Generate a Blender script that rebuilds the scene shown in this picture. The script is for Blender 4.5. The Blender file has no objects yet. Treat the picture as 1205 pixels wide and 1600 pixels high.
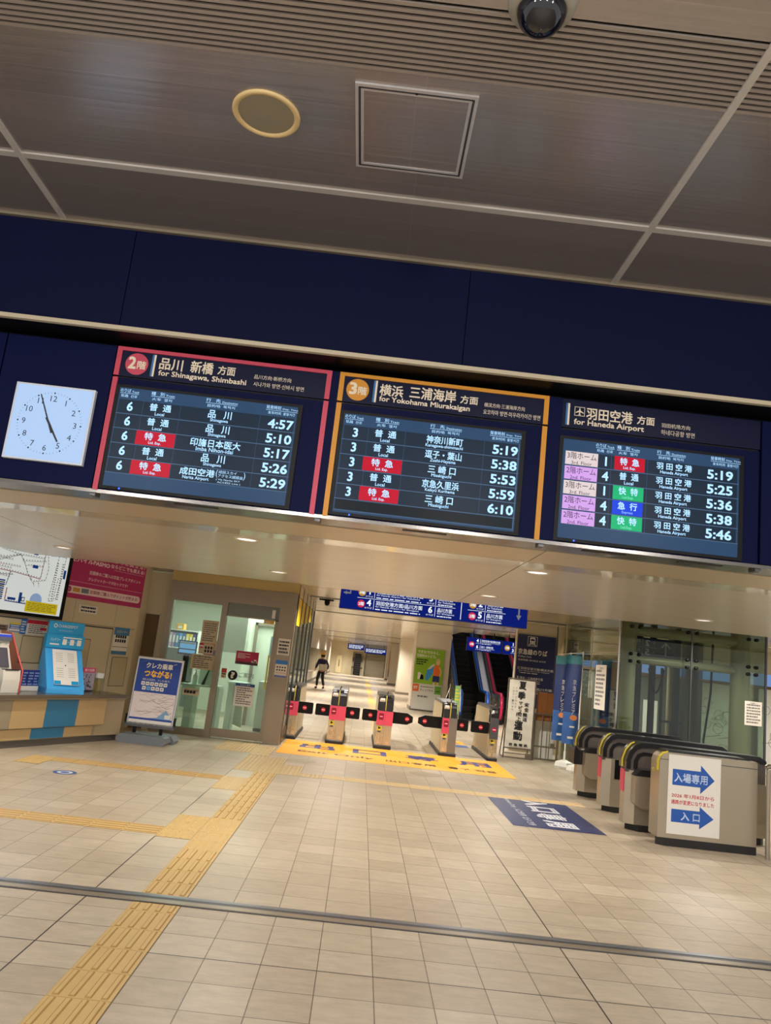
import bpy, bmesh, math, random
from mathutils import Matrix, Vector
random.seed(7)
S = bpy.context.scene
C = S.collection
# ------------------------------------------------------------------ camera
F_PX, PITCH, ROLL, YAW, EYE = 1199.7, math.radians(10.808), math.radians(6.433), math.radians(0.578), 1.65
_f = Vector((math.sin(YAW)*math.cos(PITCH), math.cos(YAW)*math.cos(PITCH), math.sin(PITCH)))
_r0 = Vector((math.cos(YAW), -math.sin(YAW), 0)); _u0 = _r0.cross(_f)
_r = _r0*math.cos(ROLL)+_u0*math.sin(ROLL); _u = -_r0*math.sin(ROLL)+_u0*math.cos(ROLL)
cam = bpy.data.cameras.new('camera'); cam.sensor_fit = 'HORIZONTAL'; cam.sensor_width = 36
cam.lens = F_PX/1205*36; cam.clip_start = .05; cam.clip_end = 300
co = bpy.data.objects.new('camera', cam); C.objects.link(co)
m3 = Matrix((_r, _u, -_f)).transposed(); co.matrix_world = Matrix.Translation((0, 0, EYE)) @ m3.to_4x4()
S.camera = co
# ------------------------------------------------------------------ exposure, world, lights
S.view_settings.view_transform = 'Standard'; S.view_settings.look = 'None'
S.view_settings.exposure = 0.0; S.view_settings.gamma = 1.0; S.view_settings.use_curve_mapping = False
W = bpy.data.worlds.new('world'); S.world = W; W.use_nodes = True
W.node_tree.nodes['Background'].inputs[0].default_value = (1.0, .97, .94, 1)
W.node_tree.nodes['Background'].inputs[1].default_value = .85
WARM, NEUTRAL, COOL = (1, .95, .87), (1, .97, .94), (.93, 1, .95)
def lamp(name, loc, power, size=.2, color=WARM, spot=150, rot=(0, 0, 0)):
    if spot == 360:
        l = bpy.data.lights.new(name, 'POINT'); l.shadow_soft_size = size
    elif spot:
        l = bpy.data.lights.new(name, 'SPOT'); l.spot_size = math.radians(spot); l.spot_blend = .8; l.shadow_soft_size = size
    else:
        l = bpy.data.lights.new(name, 'AREA'); l.shape = 'RECTANGLE'; l.size, l.size_y = size
    l.energy = power; l.color = color
    o = bpy.data.objects.new(name, l); C.objects.link(o); o.location = loc; o.rotation_euler = rot
    return o
FRONT_W, SOFFIT_W, HALL_W, OFFICE_W = 110, 165, 300, 55
# downlights of the tall front hall (behind and above the photographer), the low soffit and the far concourse
FRONT_LAMPS = [(-.36, 2.72), (-2.9, 1.3), (2.9, 1.3), (-1.2, .4), (1.6, .4), (0.2, -1.6), (-3.5, -1.6), (3.6, -1.6)]
REAR_FILL_LAMPS = [(-4.2, -2.6), (-1.4, -2.9), (1.4, -2.9), (4.2, -2.6)]   # point lamps added behind the camera to brighten the board faces
SOFFIT_LAMPS = [(x, y) for y in (6.9, 9.62) for x in (-3.85, -1.15, 1.5, 4.23)]
HALL_LAMPS = [(-.3, 14.2), (2.6, 14.2), (-.3, 17.8), (2.2, 18.6), (-1.6, 24), (1.0, 24), (-1.6, 31), (1.0, 31), (-1.6, 39), (1.0, 39), (-1.6, 48), (1.0, 48), (-1.6, 58), (1.0, 58), (-1.6, 67), (1.0, 67), (4.6, 22.5), (5.6, 12.1), (5.6, 17.3), (8.6, 16.2), (8.2, 12.6)]  # closing entries around the lift are added to brighten its shaft
for x, y in FRONT_LAMPS: lamp('front_downlight_light', (x, y, 4.43), FRONT_W, .08, NEUTRAL, 150)
for x, y in REAR_FILL_LAMPS: lamp('rear_fill_light', (x, y, 4.25), 270, .15, NEUTRAL, 360)
for x, y in SOFFIT_LAMPS: lamp('soffit_downlight_light', (x, y, 2.56), SOFFIT_W, .06, WARM, 150)
for x, y in HALL_LAMPS: lamp('hall_and_added_downlight_light', (x, y, 2.74), HALL_W*(1 if y < 20 else 1.9), .06, WARM, 150)
for x in (-3.1, -2.0): lamp('office_light', (x, 16.2, 2.62), OFFICE_W, (.3, 2.2), COOL, 0)

# ------------------------------------------------------------------ materials
def lin(c):
    c = c/255.0
    return c/12.92 if c <= .04045 else ((c+.055)/1.055)**2.4
def rgb(c): return (lin(c[0]), lin(c[1]), lin(c[2]), 1)
_mats = {}
def mat(name, col=(128, 128, 128), rough=.5, metal=0.0, emit=0.0, noise=0.0, nscale=8.0, spec=.5, stretch=None, coat=0.0):
    if name in _mats: return _mats[name]
    m = bpy.data.materials.new(name); _mats[name] = m; m.use_nodes = True
    nt = m.node_tree; b = nt.nodes['Principled BSDF']
    b.inputs['Base Color'].default_value = rgb(col); b.inputs['Roughness'].default_value = rough
    b.inputs['Metallic'].default_value = metal; b.inputs['Specular IOR Level'].default_value = spec
    b.inputs['Coat Weight'].default_value = coat
    if emit:
        b.inputs['Emission Color'].default_value = rgb(col); b.inputs['Emission Strength'].default_value = emit
        b.inputs['Base Color'].default_value = tuple(x*.04 for x in rgb(col)[:3])+(1,)
        b.inputs['Specular IOR Level'].default_value = .08
    if noise:
        tc = nt.nodes.new('ShaderNodeTexCoord'); mp = nt.nodes.new('ShaderNodeMapping'); n = nt.nodes.new('ShaderNodeTexNoise')
        n.inputs['Scale'].default_value = nscale; n.inputs['Detail'].default_value = 4
        if stretch: mp.inputs['Scale'].default_value = stretch
        nt.links.new(tc.outputs['Object'], mp.inputs[0]); nt.links.new(mp.outputs[0], n.inputs['Vector'])
        mx = nt.nodes.new('ShaderNodeMix'); mx.data_type = 'RGBA'
        a = rgb(col)
        mx.inputs[6].default_value = tuple(v*(1-noise) for v in a[:3])+(1,)
        mx.inputs[7].default_value = tuple(min(1, v*(1+noise)) for v in a[:3])+(1,)
        nt.links.new(n.outputs[0], mx.inputs[0]); nt.links.new(mx.outputs[2], b.inputs['Base Color'])
        mr = nt.nodes.new('ShaderNodeMapRange'); mr.inputs[3].default_value = max(.02, rough*.8); mr.inputs[4].default_value = min(1, rough*1.2)
        nt.links.new(n.outputs[0], mr.inputs[0]); nt.links.new(mr.outputs[0], b.inputs['Roughness'])
    return m
def glass(name, tint=(235, 245, 240), refl=.06, haze=0.0):
    if name in _mats: return _mats[name]
    m = bpy.data.materials.new(name); _mats[name] = m; m.use_nodes = True; nt = m.node_tree; nt.nodes.clear()
    out = nt.nodes.new('ShaderNodeOutputMaterial'); tr = nt.nodes.new('ShaderNodeBsdfTransparent'); gl = nt.nodes.new('ShaderNodeBsdfGlossy')
    tr.inputs[0].default_value = rgb(tint); gl.inputs['Roughness'].default_value = .02; gl.inputs[0].default_value = (1, 1, 1, 1)
    lw = nt.nodes.new('ShaderNodeLayerWeight'); lw.inputs[0].default_value = .5
    p = nt.nodes.new('ShaderNodeMath'); p.operation = 'POWER'; p.inputs[1].default_value = 4
    ma = nt.nodes.new('ShaderNodeMath'); ma.operation = 'MULTIPLY_ADD'; ma.inputs[1].default_value = .55; ma.inputs[2].default_value = refl
    mx = nt.nodes.new('ShaderNodeMixShader')
    nt.links.new(lw.outputs['Facing'], p.inputs[0]); nt.links.new(p.outputs[0], ma.inputs[0]); nt.links.new(ma.outputs[0], mx.inputs[0])
    nt.links.new(tr.outputs[0], mx.inputs[1]); nt.links.new(gl.outputs[0], mx.inputs[2]); nt.links.new(mx.outputs[0], out.inputs[0])
    return m
def tile_floor():
    m = bpy.data.materials.new('beige stone tile floor'); m.use_nodes = True; nt = m.node_tree; b = nt.nodes['Principled BSDF']
    N = nt.nodes.new; L = nt.links.new
    tc = N('ShaderNodeTexCoord'); mp = N('ShaderNodeMapping'); mp.inputs['Location'].default_value = (1.54, -4.456, 0)
    L(tc.outputs['Object'], mp.inputs[0])
    mp2 = N('ShaderNodeMapping'); mp2.inputs['Location'].default_value = (1.54, -8.656, 0); L(tc.outputs['Object'], mp2.inputs[0])
    def brick(c1, c2, cm, w, h, mortar, mp=mp):
        k = N('ShaderNodeTexBrick'); k.offset = 0; k.squash = 1; k.inputs['Scale'].default_value = 1
        k.inputs['Brick Width'].default_value = w; k.inputs['Row Height'].default_value = h; k.inputs['Mortar Size'].default_value = mortar
        k.inputs['Mortar Smooth'].default_value = .1; k.inputs['Bias'].default_value = 0
        k.inputs['Color1'].default_value = rgb(c1); k.inputs['Color2'].default_value = rgb(c2); k.inputs['Mortar'].default_value = rgb(cm)
        L(mp.outputs[0], k.inputs['Vector']); return k
    k = brick((190, 176, 154), (175, 160, 138), (104, 92, 80), .299, .3, .0028)
    j = brick((255, 255, 255), (255, 255, 255), (0, 0, 0), 2.99, 60, .0045)
    j2 = brick((255, 255, 255), (255, 255, 255), (95, 90, 85), 2.99, 3.9, .003, mp2)
    n = N('ShaderNodeTexNoise'); n.inputs['Scale'].default_value = 7; n.inputs['Detail'].default_value = 9; n.inputs['Roughness'].default_value = .72
    mpn = N('ShaderNodeMapping'); mpn.inputs['Scale'].default_value = (.8, 2.2, 1); L(tc.outputs['Object'], mpn.inputs[0]); L(mpn.outputs[0], n.inputs['Vector'])
    r = N('ShaderNodeMapRange'); r.inputs[1].default_value = .3; r.inputs[2].default_value = .7; r.inputs[3].default_value = .78; r.inputs[4].default_value = 1.1; L(n.outputs[0], r.inputs[0])
    def mul(a, bb):
        x = N('ShaderNodeMix'); x.data_type = 'RGBA'; x.blend_type = 'MULTIPLY'; x.inputs[0].default_value = 1
        L(a, x.inputs[6]); L(bb, x.inputs[7]); return x.outputs[2]
    v = mul(k.outputs['Color'], r.outputs[0]); v = mul(v, j.outputs['Color']); v = mul(v, j2.outputs['Color'])
    L(v, b.inputs['Base Color'])
    rr = N('ShaderNodeMapRange'); rr.inputs[3].default_value = .28; rr.inputs[4].default_value = .5; L(n.outputs[0], rr.inputs[0]); L(rr.outputs[0], b.inputs['Roughness'])
    bp = N('ShaderNodeBump'); bp.inputs['Strength'].default_value = .25; bp.inputs['Distance'].default_value = .004; L(k.outputs['Fac'], bp.inputs['Height']); bp.invert = True
    L(bp.outputs[0], b.inputs['Normal'])
    return m
def plank_metal(name, col, rough, metal, pitch=.1, var=.06, seam=.82):
    """enamelled metal ceiling strips running across the hall"""
    m = bpy.data.materials.new(name); _mats[name] = m; m.use_nodes = True; nt = m.node_tree; b = nt.nodes['Principled BSDF']; N = nt.nodes.new; L = nt.links.new
    tc = N('ShaderNodeTexCoord'); k = N('ShaderNodeTexBrick'); k.offset = 0; k.inputs['Scale'].default_value = 1; k.inputs['Brick Width'].default_value = 200; k.inputs['Row Height'].default_value = pitch
    k.inputs['Mortar Size'].default_value = .0012; a = rgb(col)
    k.inputs['Color1'].default_value = tuple(v*(1-var) for v in a[:3])+(1,); k.inputs['Color2'].default_value = tuple(min(1, v*(1+var)) for v in a[:3])+(1,)
    k.inputs['Mortar'].default_value = tuple(v*.82 for v in a[:3])+(1,)
    L(tc.outputs['Object'], k.inputs['Vector']); L(k.outputs['Color'], b.inputs['Base Color'])
    n = N('ShaderNodeTexNoise'); mp = N('ShaderNodeMapping'); mp.inputs['Scale'].default_value = (.25, 14, 1); n.inputs['Scale'].default_value = 2; L(tc.outputs['Object'], mp.inputs[0]); L(mp.outputs[0], n.inputs['Vector'])
    bp = N('ShaderNodeBump'); bp.inputs['Strength'].default_value = .12; bp.inputs['Distance'].default_value = .01; L(n.outputs[0], bp.inputs['Height']); L(bp.outputs[0], b.inputs['Normal'])
    b.inputs['Roughness'].default_value = rough; b.inputs['Metallic'].default_value = metal
    if seam != .82: k.inputs['Mortar'].default_value = tuple(min(1, v*seam) for v in a[:3])+(1,); k.inputs['Mortar Size'].default_value = .003
    return m
M = mat
steel = M('brushed stainless steel', (166, 156, 140), .32, .7, noise=.08, nscale=3, stretch=(1, 1, .05))
steel2 = M('polished steel', (190, 186, 178), .18, 1.0)
darksteel = M('dark steel', (92, 92, 94), .35, .9)
bronze = M('bronze steel frame', (146, 132, 112), .36, .6, noise=.06, nscale=3, stretch=(1, 1, .05))
navy = M('navy enamel panel', (9, 15, 50), .55, 0, noise=.1, nscale=2, spec=.1)
navy2 = M('navy board panel', (9, 16, 58), .5, 0, spec=.08)
black = M('black plastic', (12, 12, 14), .45, spec=.2)
blackrub = M('black rubber', (22, 21, 21), .6)
white = M('white plastic', (226, 224, 218), .4)
paper = M('white paper', (226, 222, 214), .7)
cream = M('cream enamel wall', (204, 191, 162), .45, 0, noise=.05, nscale=2)
cream2 = M('cream trim', (196, 184, 158), .4)
ink = M('black ink', (24, 24, 26), .7)
grayink = M('gray ink', (110, 108, 106), .7)
pink = M('crimson stripe', (200, 62, 88), .45)
orange = M('orange stripe', (212, 142, 18), .45)
gatepink = M('gate pink panel', (212, 70, 100), .4)
signcream = M('cream lettering', (238, 224, 200), .6)
red = M('red ink', (200, 30, 50), .5)
yellow = M('yellow tape', (214, 198, 60), .5)
blueink = M('blue ink', (24, 72, 160), .55)
clear = glass('clear glass', (232, 242, 236), .05)

# ------------------------------------------------------------------ mesh builder
_tx = {}
def glyphs(s, bold):
    k = (s, bold)
    if k not in _tx:
        c = bpy.data.curves.new('t', 'FONT'); c.size = 1; c.resolution_u = 2; c.body = s
        o = bpy.data.objects.new('t', c); me = o.to_mesh()
        vs = [(v.co.x, v.co.y) for v in me.vertices]; fs = [tuple(p.vertices) for p in me.polygons]
        o.to_mesh_clear(); bpy.data.objects.remove(o); bpy.data.curves.remove(c)
        if not vs: vs = [(0, 0)]
        if bold > .011:          # heavier stroke: the outline repeated with small shifts
            n = len(vs); sh = [(a*bold, q*bold) for a in (-1, 1) for q in (-1, 1)]
            fs = [tuple(i+n*k for i in f) for k in range(4) for f in fs]; vs = [(x+a, y+q, k) for k, (a, q) in enumerate(sh) for x, y in vs]
        x0 = min(v[0] for v in vs); x1 = max(v[0] for v in vs); y0 = min(v[1] for v in vs); y1 = max(v[1] for v in vs)
        _tx[k] = (vs, fs, x0, y0, max(x1-x0, .01), max(y1-y0, .01))
    return _tx[k]
class MB:
    def __init__(s, M=None): s.v = []; s.f = []; s.m = []; s.mats = []; s.sm = []; s.M = M
    def mi(s, m):
        if m not in s.mats: s.mats.append(m)
        return s.mats.index(m)
    def add(s, vs, fs, m, smooth=False):
        n = len(s.v); s.v += [tuple(s.M @ Vector(v)) if s.M else tuple(v) for v in vs]; i = s.mi(m)
        for f in fs: s.f.append(tuple(a+n for a in f)); s.m.append(i); s.sm.append(smooth)
        return s
    def box(s, x0, x1, y0, y1, z0, z1, m):
        return s.add([(x0, y0, z0), (x1, y0, z0), (x1, y1, z0), (x0, y1, z0), (x0, y0, z1), (x1, y0, z1), (x1, y1, z1), (x0, y1, z1)],
                     [(0, 3, 2, 1), (4, 5, 6, 7), (0, 1, 5, 4), (1, 2, 6, 5), (2, 3, 7, 6), (3, 0, 4, 7)], m)
    def bbox(s, x0, x1, y0, y1, z0, z1, m, b=.01):   # box with chamfered upright edges and top
        P = [(x0+b, y0), (x1-b, y0), (x1, y0+b), (x1, y1-b), (x1-b, y1), (x0+b, y1), (x0, y1-b), (x0, y0+b)]
        cx, cy = (x0+x1)/2, (y0+y1)/2
        sx = (x1-x0-2*b)/(x1-x0); sy = (y1-y0-2*b)/(y1-y0)
        v = [(x, y, z0) for x, y in P]+[(x, y, z1-b) for x, y in P]+[(cx+(x-cx)*sx, cy+(y-cy)*sy, z1) for x, y in P]
        f = [tuple(range(7, -1, -1)), tuple(range(16, 24))]
        for k in range(2):
            for i in range(8): j = (i+1) % 8; f.append((k*8+i, k*8+j, k*8+8+j, k*8+8+i))
        return s.add(v, f, m)
    def prism(s, pts, a, b, m, axis='y', smooth=False):   # polygon extruded along an axis; pts = the other two coordinates
        def P(p, t): return {'x': (t, p[0], p[1]), 'y': (p[0], t, p[1]), 'z': (p[0], p[1], t)}[axis]
        n = len(pts); v = [P(p, a) for p in pts]+[P(p, b) for p in pts]
        s.add(v, [tuple(range(n)), tuple(range(2*n-1, n-1, -1))], m)
        return s.add(v, [(i, (i+1) % n, n+(i+1) % n, n+i) for i in range(n)], m, smooth)
    def tube(s, pts, r, m, n=10, cap=True):
        pts = [Vector(p) for p in pts]; rs = r if isinstance(r, (list, tuple)) else [r]*len(pts); v = []; prev = None
        for i, p in enumerate(pts):
            t = (pts[min(i+1, len(pts)-1)]-pts[max(i-1, 0)]).normalized()
            a = Vector((0, 0, 1)) if abs(t.z) < .9 else Vector((1, 0, 0))
            if prev is not None and abs(prev.dot(t)) < .95: a = prev
            x = (a-t*a.dot(t)).normalized(); y = t.cross(x); prev = x
            v += [p+(x*math.cos(k*2*math.pi/n)+y*math.sin(k*2*math.pi/n))*rs[i] for k in range(n)]
        f = [(i*n+k, i*n+(k+1) % n, (i+1)*n+(k+1) % n, (i+1)*n+k) for i in range(len(pts)-1) for k in range(n)]
        s.add(v, f, m, True)
        if cap: s.add(v[:n], [tuple(range(n-1, -1, -1))], m); s.add(v[-n:], [tuple(range(n))], m)
        return s
    def lathe(s, prof, c, m, n=28, axis='z', smooth=True):
        v = []
        for r, h in prof:
            for k in range(n):
                a = 2*math.pi*k/n; p = (r*math.cos(a), r*math.sin(a), h)
                if axis == 'y': p = (p[0], h, p[1])
                v.append((c[0]+p[0], c[1]+p[1], c[2]+p[2]))
        f = [(i*n+k, i*n+(k+1) % n, (i+1)*n+(k+1) % n, (i+1)*n+k) for i in range(len(prof)-1) for k in range(n)]
        return s.add(v, f, m, smooth)
    # flat artwork: u to the right, v up, d in front of the surface
    def rect(s, u0, v0, u1, v1, d, m): return s.add([(u0, -d, v0), (u1, -d, v0), (u1, -d, v1), (u0, -d, v1)], [(0, 1, 2, 3)], m)
    def poly(s, pts, d, m): return s.add([(u, -d, v) for u, v in pts], [tuple(range(len(pts)))], m)
    def disc(s, u, v, r, d, m, n=28, rv=None):
        rv = rv or r
        return s.poly([(u+r*math.cos(2*math.pi*k/n), v+rv*math.sin(2*math.pi*k/n)) for k in range(n)], d, m)
    def ring(s, u, v, r0, r1, d, m, n=28):
        P = [(u+r*math.cos(2*math.pi*k/n), -d, v+r*math.sin(2*math.pi*k/n)) for r in (r0, r1) for k in range(n)]
        return s.add(P, [(k, (k+1) % n, n+(k+1) % n, n+k) for k in range(n)], m)
    def rrect(s, u0, v0, u1, v1, r, d, m, k=5):
        P = []
        for cx, cy, a in ((u1-r, v1-r, 0), (u0+r, v1-r, 90), (u0+r, v0+r, 180), (u1-r, v0+r, 270)):
            for i in range(k+1): t = math.radians(a+90*i/k); P.append((cx+r*math.cos(t), cy+r*math.sin(t)))
        return s.poly(P, d, m)
    def line(s, u0, v0, u1, v1, w, d, m):
        t = Vector((u1-u0, v1-v0)); l = t.length or 1; n = Vector((-t.y, t.x))*(w/2/l)
        return s.poly([(u0+n.x, v0+n.y), (u1+n.x, v1+n.y), (u1-n.x, v1-n.y), (u0-n.x, v0-n.y)], d, m)
    def frame(s, u0, v0, u1, v1, w, d, m):
        s.rect(u0, v0, u1, v0+w, d, m); s.rect(u0, v1-w, u1, v1, d, m); s.rect(u0, v0+w, u0+w, v1-w, d, m); return s.rect(u1-w, v0+w, u1, v1-w, d, m)
    def text(s, t, u0, v0, u1, v1, d, m, bold=.0):        # ink of the text fills the box
        vs, fs, x0, y0, w, h = glyphs(t, bold)
        return s.add([(u0+(p[0]-x0)/w*(u1-u0), -d-(p[2]*.00025 if len(p) > 2 else 0), v0+(p[1]-y0)/h*(v1-v0)) for p in vs], fs, m)
    def textk(s, t, u, v0, h, d, m, al='c', bold=.0, maxw=None):   # keeps its proportions
        vs, fs, x0, y0, w, hh = glyphs(t, bold); W_ = w*h/hh
        if maxw and W_ > maxw: W_ = maxw
        u0 = u-W_/2 if al == 'c' else (u if al == 'l' else u-W_)
        return s.text(t, u0, v0, u0+W_, v0+h, d, m, bold)
    def lines(s, u0, v0, u1, v1, n, d, m, seed=1, w=.5):    # rows of print too small to read: dashes of word length
        rd = random.Random(seed); p = (v1-v0)/n
        for i in range(n):
            v = v1-(i+.5)*p; u = u0
            end = u1-(u1-u0)*rd.choice((0, 0, .15, .4))
            while u < end-.001:
                l = min(rd.uniform(.06, .22)*(u1-u0), end-u); s.rect(u, v-p*w/2, u+l, v+p*w/2, d, m); u += l+.03*(u1-u0)
        return s
    def build(s, name, parent=None, **props):
        me = bpy.data.meshes.new(name); me.from_pydata(s.v, [], s.f); me.update()
        for m in s.mats: me.materials.append(m)
        me.polygons.foreach_set('material_index', s.m); me.polygons.foreach_set('use_smooth', s.sm)
        o = bpy.data.objects.new(name, me); C.objects.link(o)
        if parent: o.parent = parent
        for k, v in props.items(): o[k] = v
        return o
def thing(name, label, cat, loc=(0, 0, 0), rotz=0, group=None):
    o = bpy.data.objects.new(name, None); C.objects.link(o); o.location = loc; o.rotation_euler = (0, 0, rotz); o.empty_display_size = .1
    o['label'] = label; o['category'] = cat
    if group: o['group'] = group
    return o
def tag(o, label, cat, group=None):
    o['label'] = label; o['category'] = cat
    if group: o['group'] = group
    return o
def struct(name, mb, label=None, parent=None):
    o = mb.build(name, parent)
    if not parent:
        o['kind'] = 'structure'
        if label: o['label'] = label; o['category'] = name.split('_')[0]
    return o
def at(x, y, z=0, rz=0): return Matrix.Translation((x, y, z)) @ Matrix.Rotation(rz, 4, 'Z')
# ================================================================== THE SETTING
tilem = tile_floor()
fl = MB(); fl.add([(-9, -4, 0), (10, -4, 0), (10, 72, 0), (-9, 72, 0)], [(0, 1, 2, 3)], tilem); struct('floor', fl, 'beige stone tile floor with dark expansion joints')
g = MB(); g.box(-9, 10, 5.215, 5.385, .0, .006, darksteel); g.box(-9, 10, 5.225, 5.285, .006, .009, steel); g.box(-9, 10, 5.33, 5.375, .006, .009, M('shutter rail metal', (150, 154, 160), .3, .8)); struct('trim_1', g, 'steel shutter guide rail set into the floor tiles')
# upper ceiling (z 4.48) with its louvre strip and T bars
upm = plank_metal('brown grey ceiling panels', (166, 158, 153), .27, .6, .21, .05, 1.15)
slatm = M('ceiling slat', (166, 156, 148), .4, .3); slatback = M('dark ceiling void', (38, 34, 31), .8)
c = MB(); ZC = 4.48
c.add([(-9, 3.31, ZC), (10, 3.31, ZC), (10, 5.1, ZC), (-9, 5.1, ZC)], [(0, 1, 2, 3)], upm)
c.add([(-9, 2.42, ZC), (10, 2.42, ZC), (10, 2.875, ZC), (-9, 2.875, ZC)], [(0, 1, 2, 3)], upm)
c.add([(-9, -4, ZC), (10, -4, ZC), (10, 2.0, ZC), (-9, 2.0, ZC)], [(0, 1, 2, 3)], upm)
for y0, n in ((2.875, 12), (2.0, 12)):
    p = (3.31-2.875)/12 if y0 > 2.5 else .035
    for i in range(n): c.box(-9, 10, y0+i*p+.0155, y0+(i+1)*p, ZC-.004, ZC+.006, slatm)
c.box(-9.1, 10.1, -4.1, 5.3, ZC+.05, ZC+.08, slatback); c.box(-9.1, -9, -4, 5.2, ZC, ZC+.05, slatback); c.box(10, 10.1, -4, 5.2, ZC, ZC+.05, slatback); c.box(-9, 10, -4.1, -4, ZC, ZC+.05, slatback)
struct('ceiling', c, 'tall front ceiling of brown grey metal panels with louvre slats')
tb = MB(); tm = M('ceiling T bar', (206, 202, 196), .35, .3)
tb.box(-9, 10, 4.335, 4.385, ZC-.012, ZC+.002, tm)
for x in (-6.44, -2.47, 1.5, 5.47): tb.box(x-.02, x+.02, -4, 5.1, ZC-.014, ZC+.002, tm)
tb.box(-9, 10, 5.07, 5.11, ZC-.02, ZC, M('ceiling edge trim', (150, 140, 122), .4, .5)); struct('trim_2', tb, 'pale T bar strips dividing the front ceiling panels')
# navy bulkhead above the boards
w = MB()
xs = [-9, -6.79, -4.37, -1.95, .47, 2.89, 5.31, 7.73, 10]
for a, b in zip(xs, xs[1:]): w.box(a+.003, b-.003, 5.1, 5.13, 3.72, ZC, navy)
w.box(-9, 10, 5.13, 5.5, 3.71, ZC, black); struct('wall_front', w, 'dark navy bulkhead panels above the departure boards')
w = MB(); w.box(-9, 10, 5.085, 5.12, 3.695, 3.725, cream2); struct('trim_3', w, 'cream metal trim along the bottom of the navy bulkhead')
# wall of blank navy panels beside and between the boards
w = MB(); YB = 5.35
w.box(-9, 10, YB+.08, YB+.4, 2.61, 3.75, black)
for a, b in ((-9, -5.0), (-4.985, -2.833), (-2.822, -2.03), (-.446, -.389), (1.16, 1.26), (2.742, 4.9), (4.915, 10)): w.box(a, b, YB, YB+.3, 2.605, 3.672, navy2)
struct('wall_front_panels', w, 'blank navy panels left and right of the departure boards')
# underside: polished ledge, cream strip, dark slot and the long glossy soffit
ledge = M('polished ledge', (120, 116, 112), .22, .8)
l = MB(); l.box(-9, 10, YB+.001, 5.66, 2.575, 2.6, ledge)
for x in (-2.77, -2.02, -.42, 1.18, 2.74): l.box(x-.02, x+.02, 5.37, 5.47, 2.555, 2.575, darksteel)
for x in (-1.3, .35, 1.65, 2.35): l.box(x-.16, x+.16, 5.42, 5.47, 2.572, 2.576, blackrub)
struct('trim_4', l, 'polished metal ledge under the departure boards')
sof = plank_metal('cream soffit panels', (208, 196, 176), .26, .15, .3, .025)
sofg = M('glossy cream strip', (208, 196, 174), .10, .2)
s_ = MB()
for a, b in ((-9, -3.555), (-3.545, 1.275), (1.285, 6.1), (6.11, 10)):
    s_.box(a, b, 5.66, 6.3, 2.57, 2.6, M('cream soffit strip', (196, 178, 148), .35, .2)); s_.box(a, b, 6.345, 6.66, 2.575, 2.6, sofg); s_.box(a, b, 6.66, 11.1, 2.575, 2.6, sof)
s_.box(-9, 10, 5.66, 11.1, 2.6, 2.63, blackrub); s_.box(-9, 10, 11.08, 11.1, 2.575, 2.82, cream2)
struct('ceiling_soffit', s_, 'low glossy cream soffit beyond the departure boards')
hm = plank_metal('concourse ceiling panels', (204, 192, 172), .18, .2, .3, .03)
h = MB(); h.add([(-9, 11.1, 2.8), (10, 11.1, 2.8), (10, 25.5, 2.8), (-9, 25.5, 2.8)], [(0, 1, 2, 3)], hm); h.add([(-9, 25.5, 2.8), (3.2, 25.5, 2.8), (3.2, 72, 2.8), (-9, 72, 2.8)], [(0, 1, 2, 3)], hm)
for y in (16.5, 22, 40.2, 52): h.box(-4, 3.2 if y > 25 else 8, y-.02, y+.02, 2.785, 2.8, darksteel)
struct('ceiling_concourse', h, 'glossy panelled ceiling of the concourse behind the gates')
# ---- ticket wall, turned away from the viewer
WA, WR = (-4.9, 11.2), math.atan2(.917, .40)
WM = at(WA[0], WA[1], 0, WR)
w = MB(WM); w.box(-3.5, 2.5, 0, .12, 0, 2.82, cream)
for u in (-1.4, -.6, .2, 1.0, 1.93): w.rect(u-.003, 1.7, u+.003, 2.8, .002, grayink)
w.rect(-3.5, 1.672, 2.45, 1.68, .002, M('panel joint', (120, 106, 82), .7))
for a, b in ((-3.0, .14), (.53, 1.93)): w.rect(a, 1.64, b, 1.66, .004, darksteel)
w.rect(1.92, .6, 1.93, 1.66, .003, grayink); w.rect(.50, .6, .51, 1.66, .003, grayink)
panelm = M('beige access panel', (190, 174, 142), .5)
for a, b, z0, z1 in ((1.05, 1.46, 1.0, 1.45), (.1, .49, 1.03, 1.42), (2.02, 2.4, .72, 1.2)):
    w.frame(a, z0, b, z1, .012, .006, M('panel joint')); w.rect(a+.012, z0+.012, b-.012, z1-.012, .007, panelm)
struct('wall_left', w, 'cream panelled wall above the ticket counter')
w = MB(); w.box(-4.1, -3.94, 14.0, 14.1, 0, 2.82, cream); w.box(-3.94, -3.67, 14.0, 14.1, 1.99, 2.82, cream); w.box(-3.67, -3.52, 14.0, 14.1, 0, 2.82, cream)
w.box(-4.02, -3.93, 13.54, 14.05, 0, 2.82, cream); w.box(-3.94, -3.67, 14.06, 14.1, 0, 1.99, M('brown door', (112, 86, 52), .5))
w.box(-3.95, -3.935, 13.985, 14.0, 0, 2.0, cream2); w.box(-3.675, -3.66, 13.985, 14.0, 0, 2.0, cream2); w.box(-3.95, -3.66, 13.985, 14.0, 1.985, 2.0, cream2)
struct('wall_left_corner', w, 'narrow cream wall with a brown recessed door beside the office')
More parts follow.
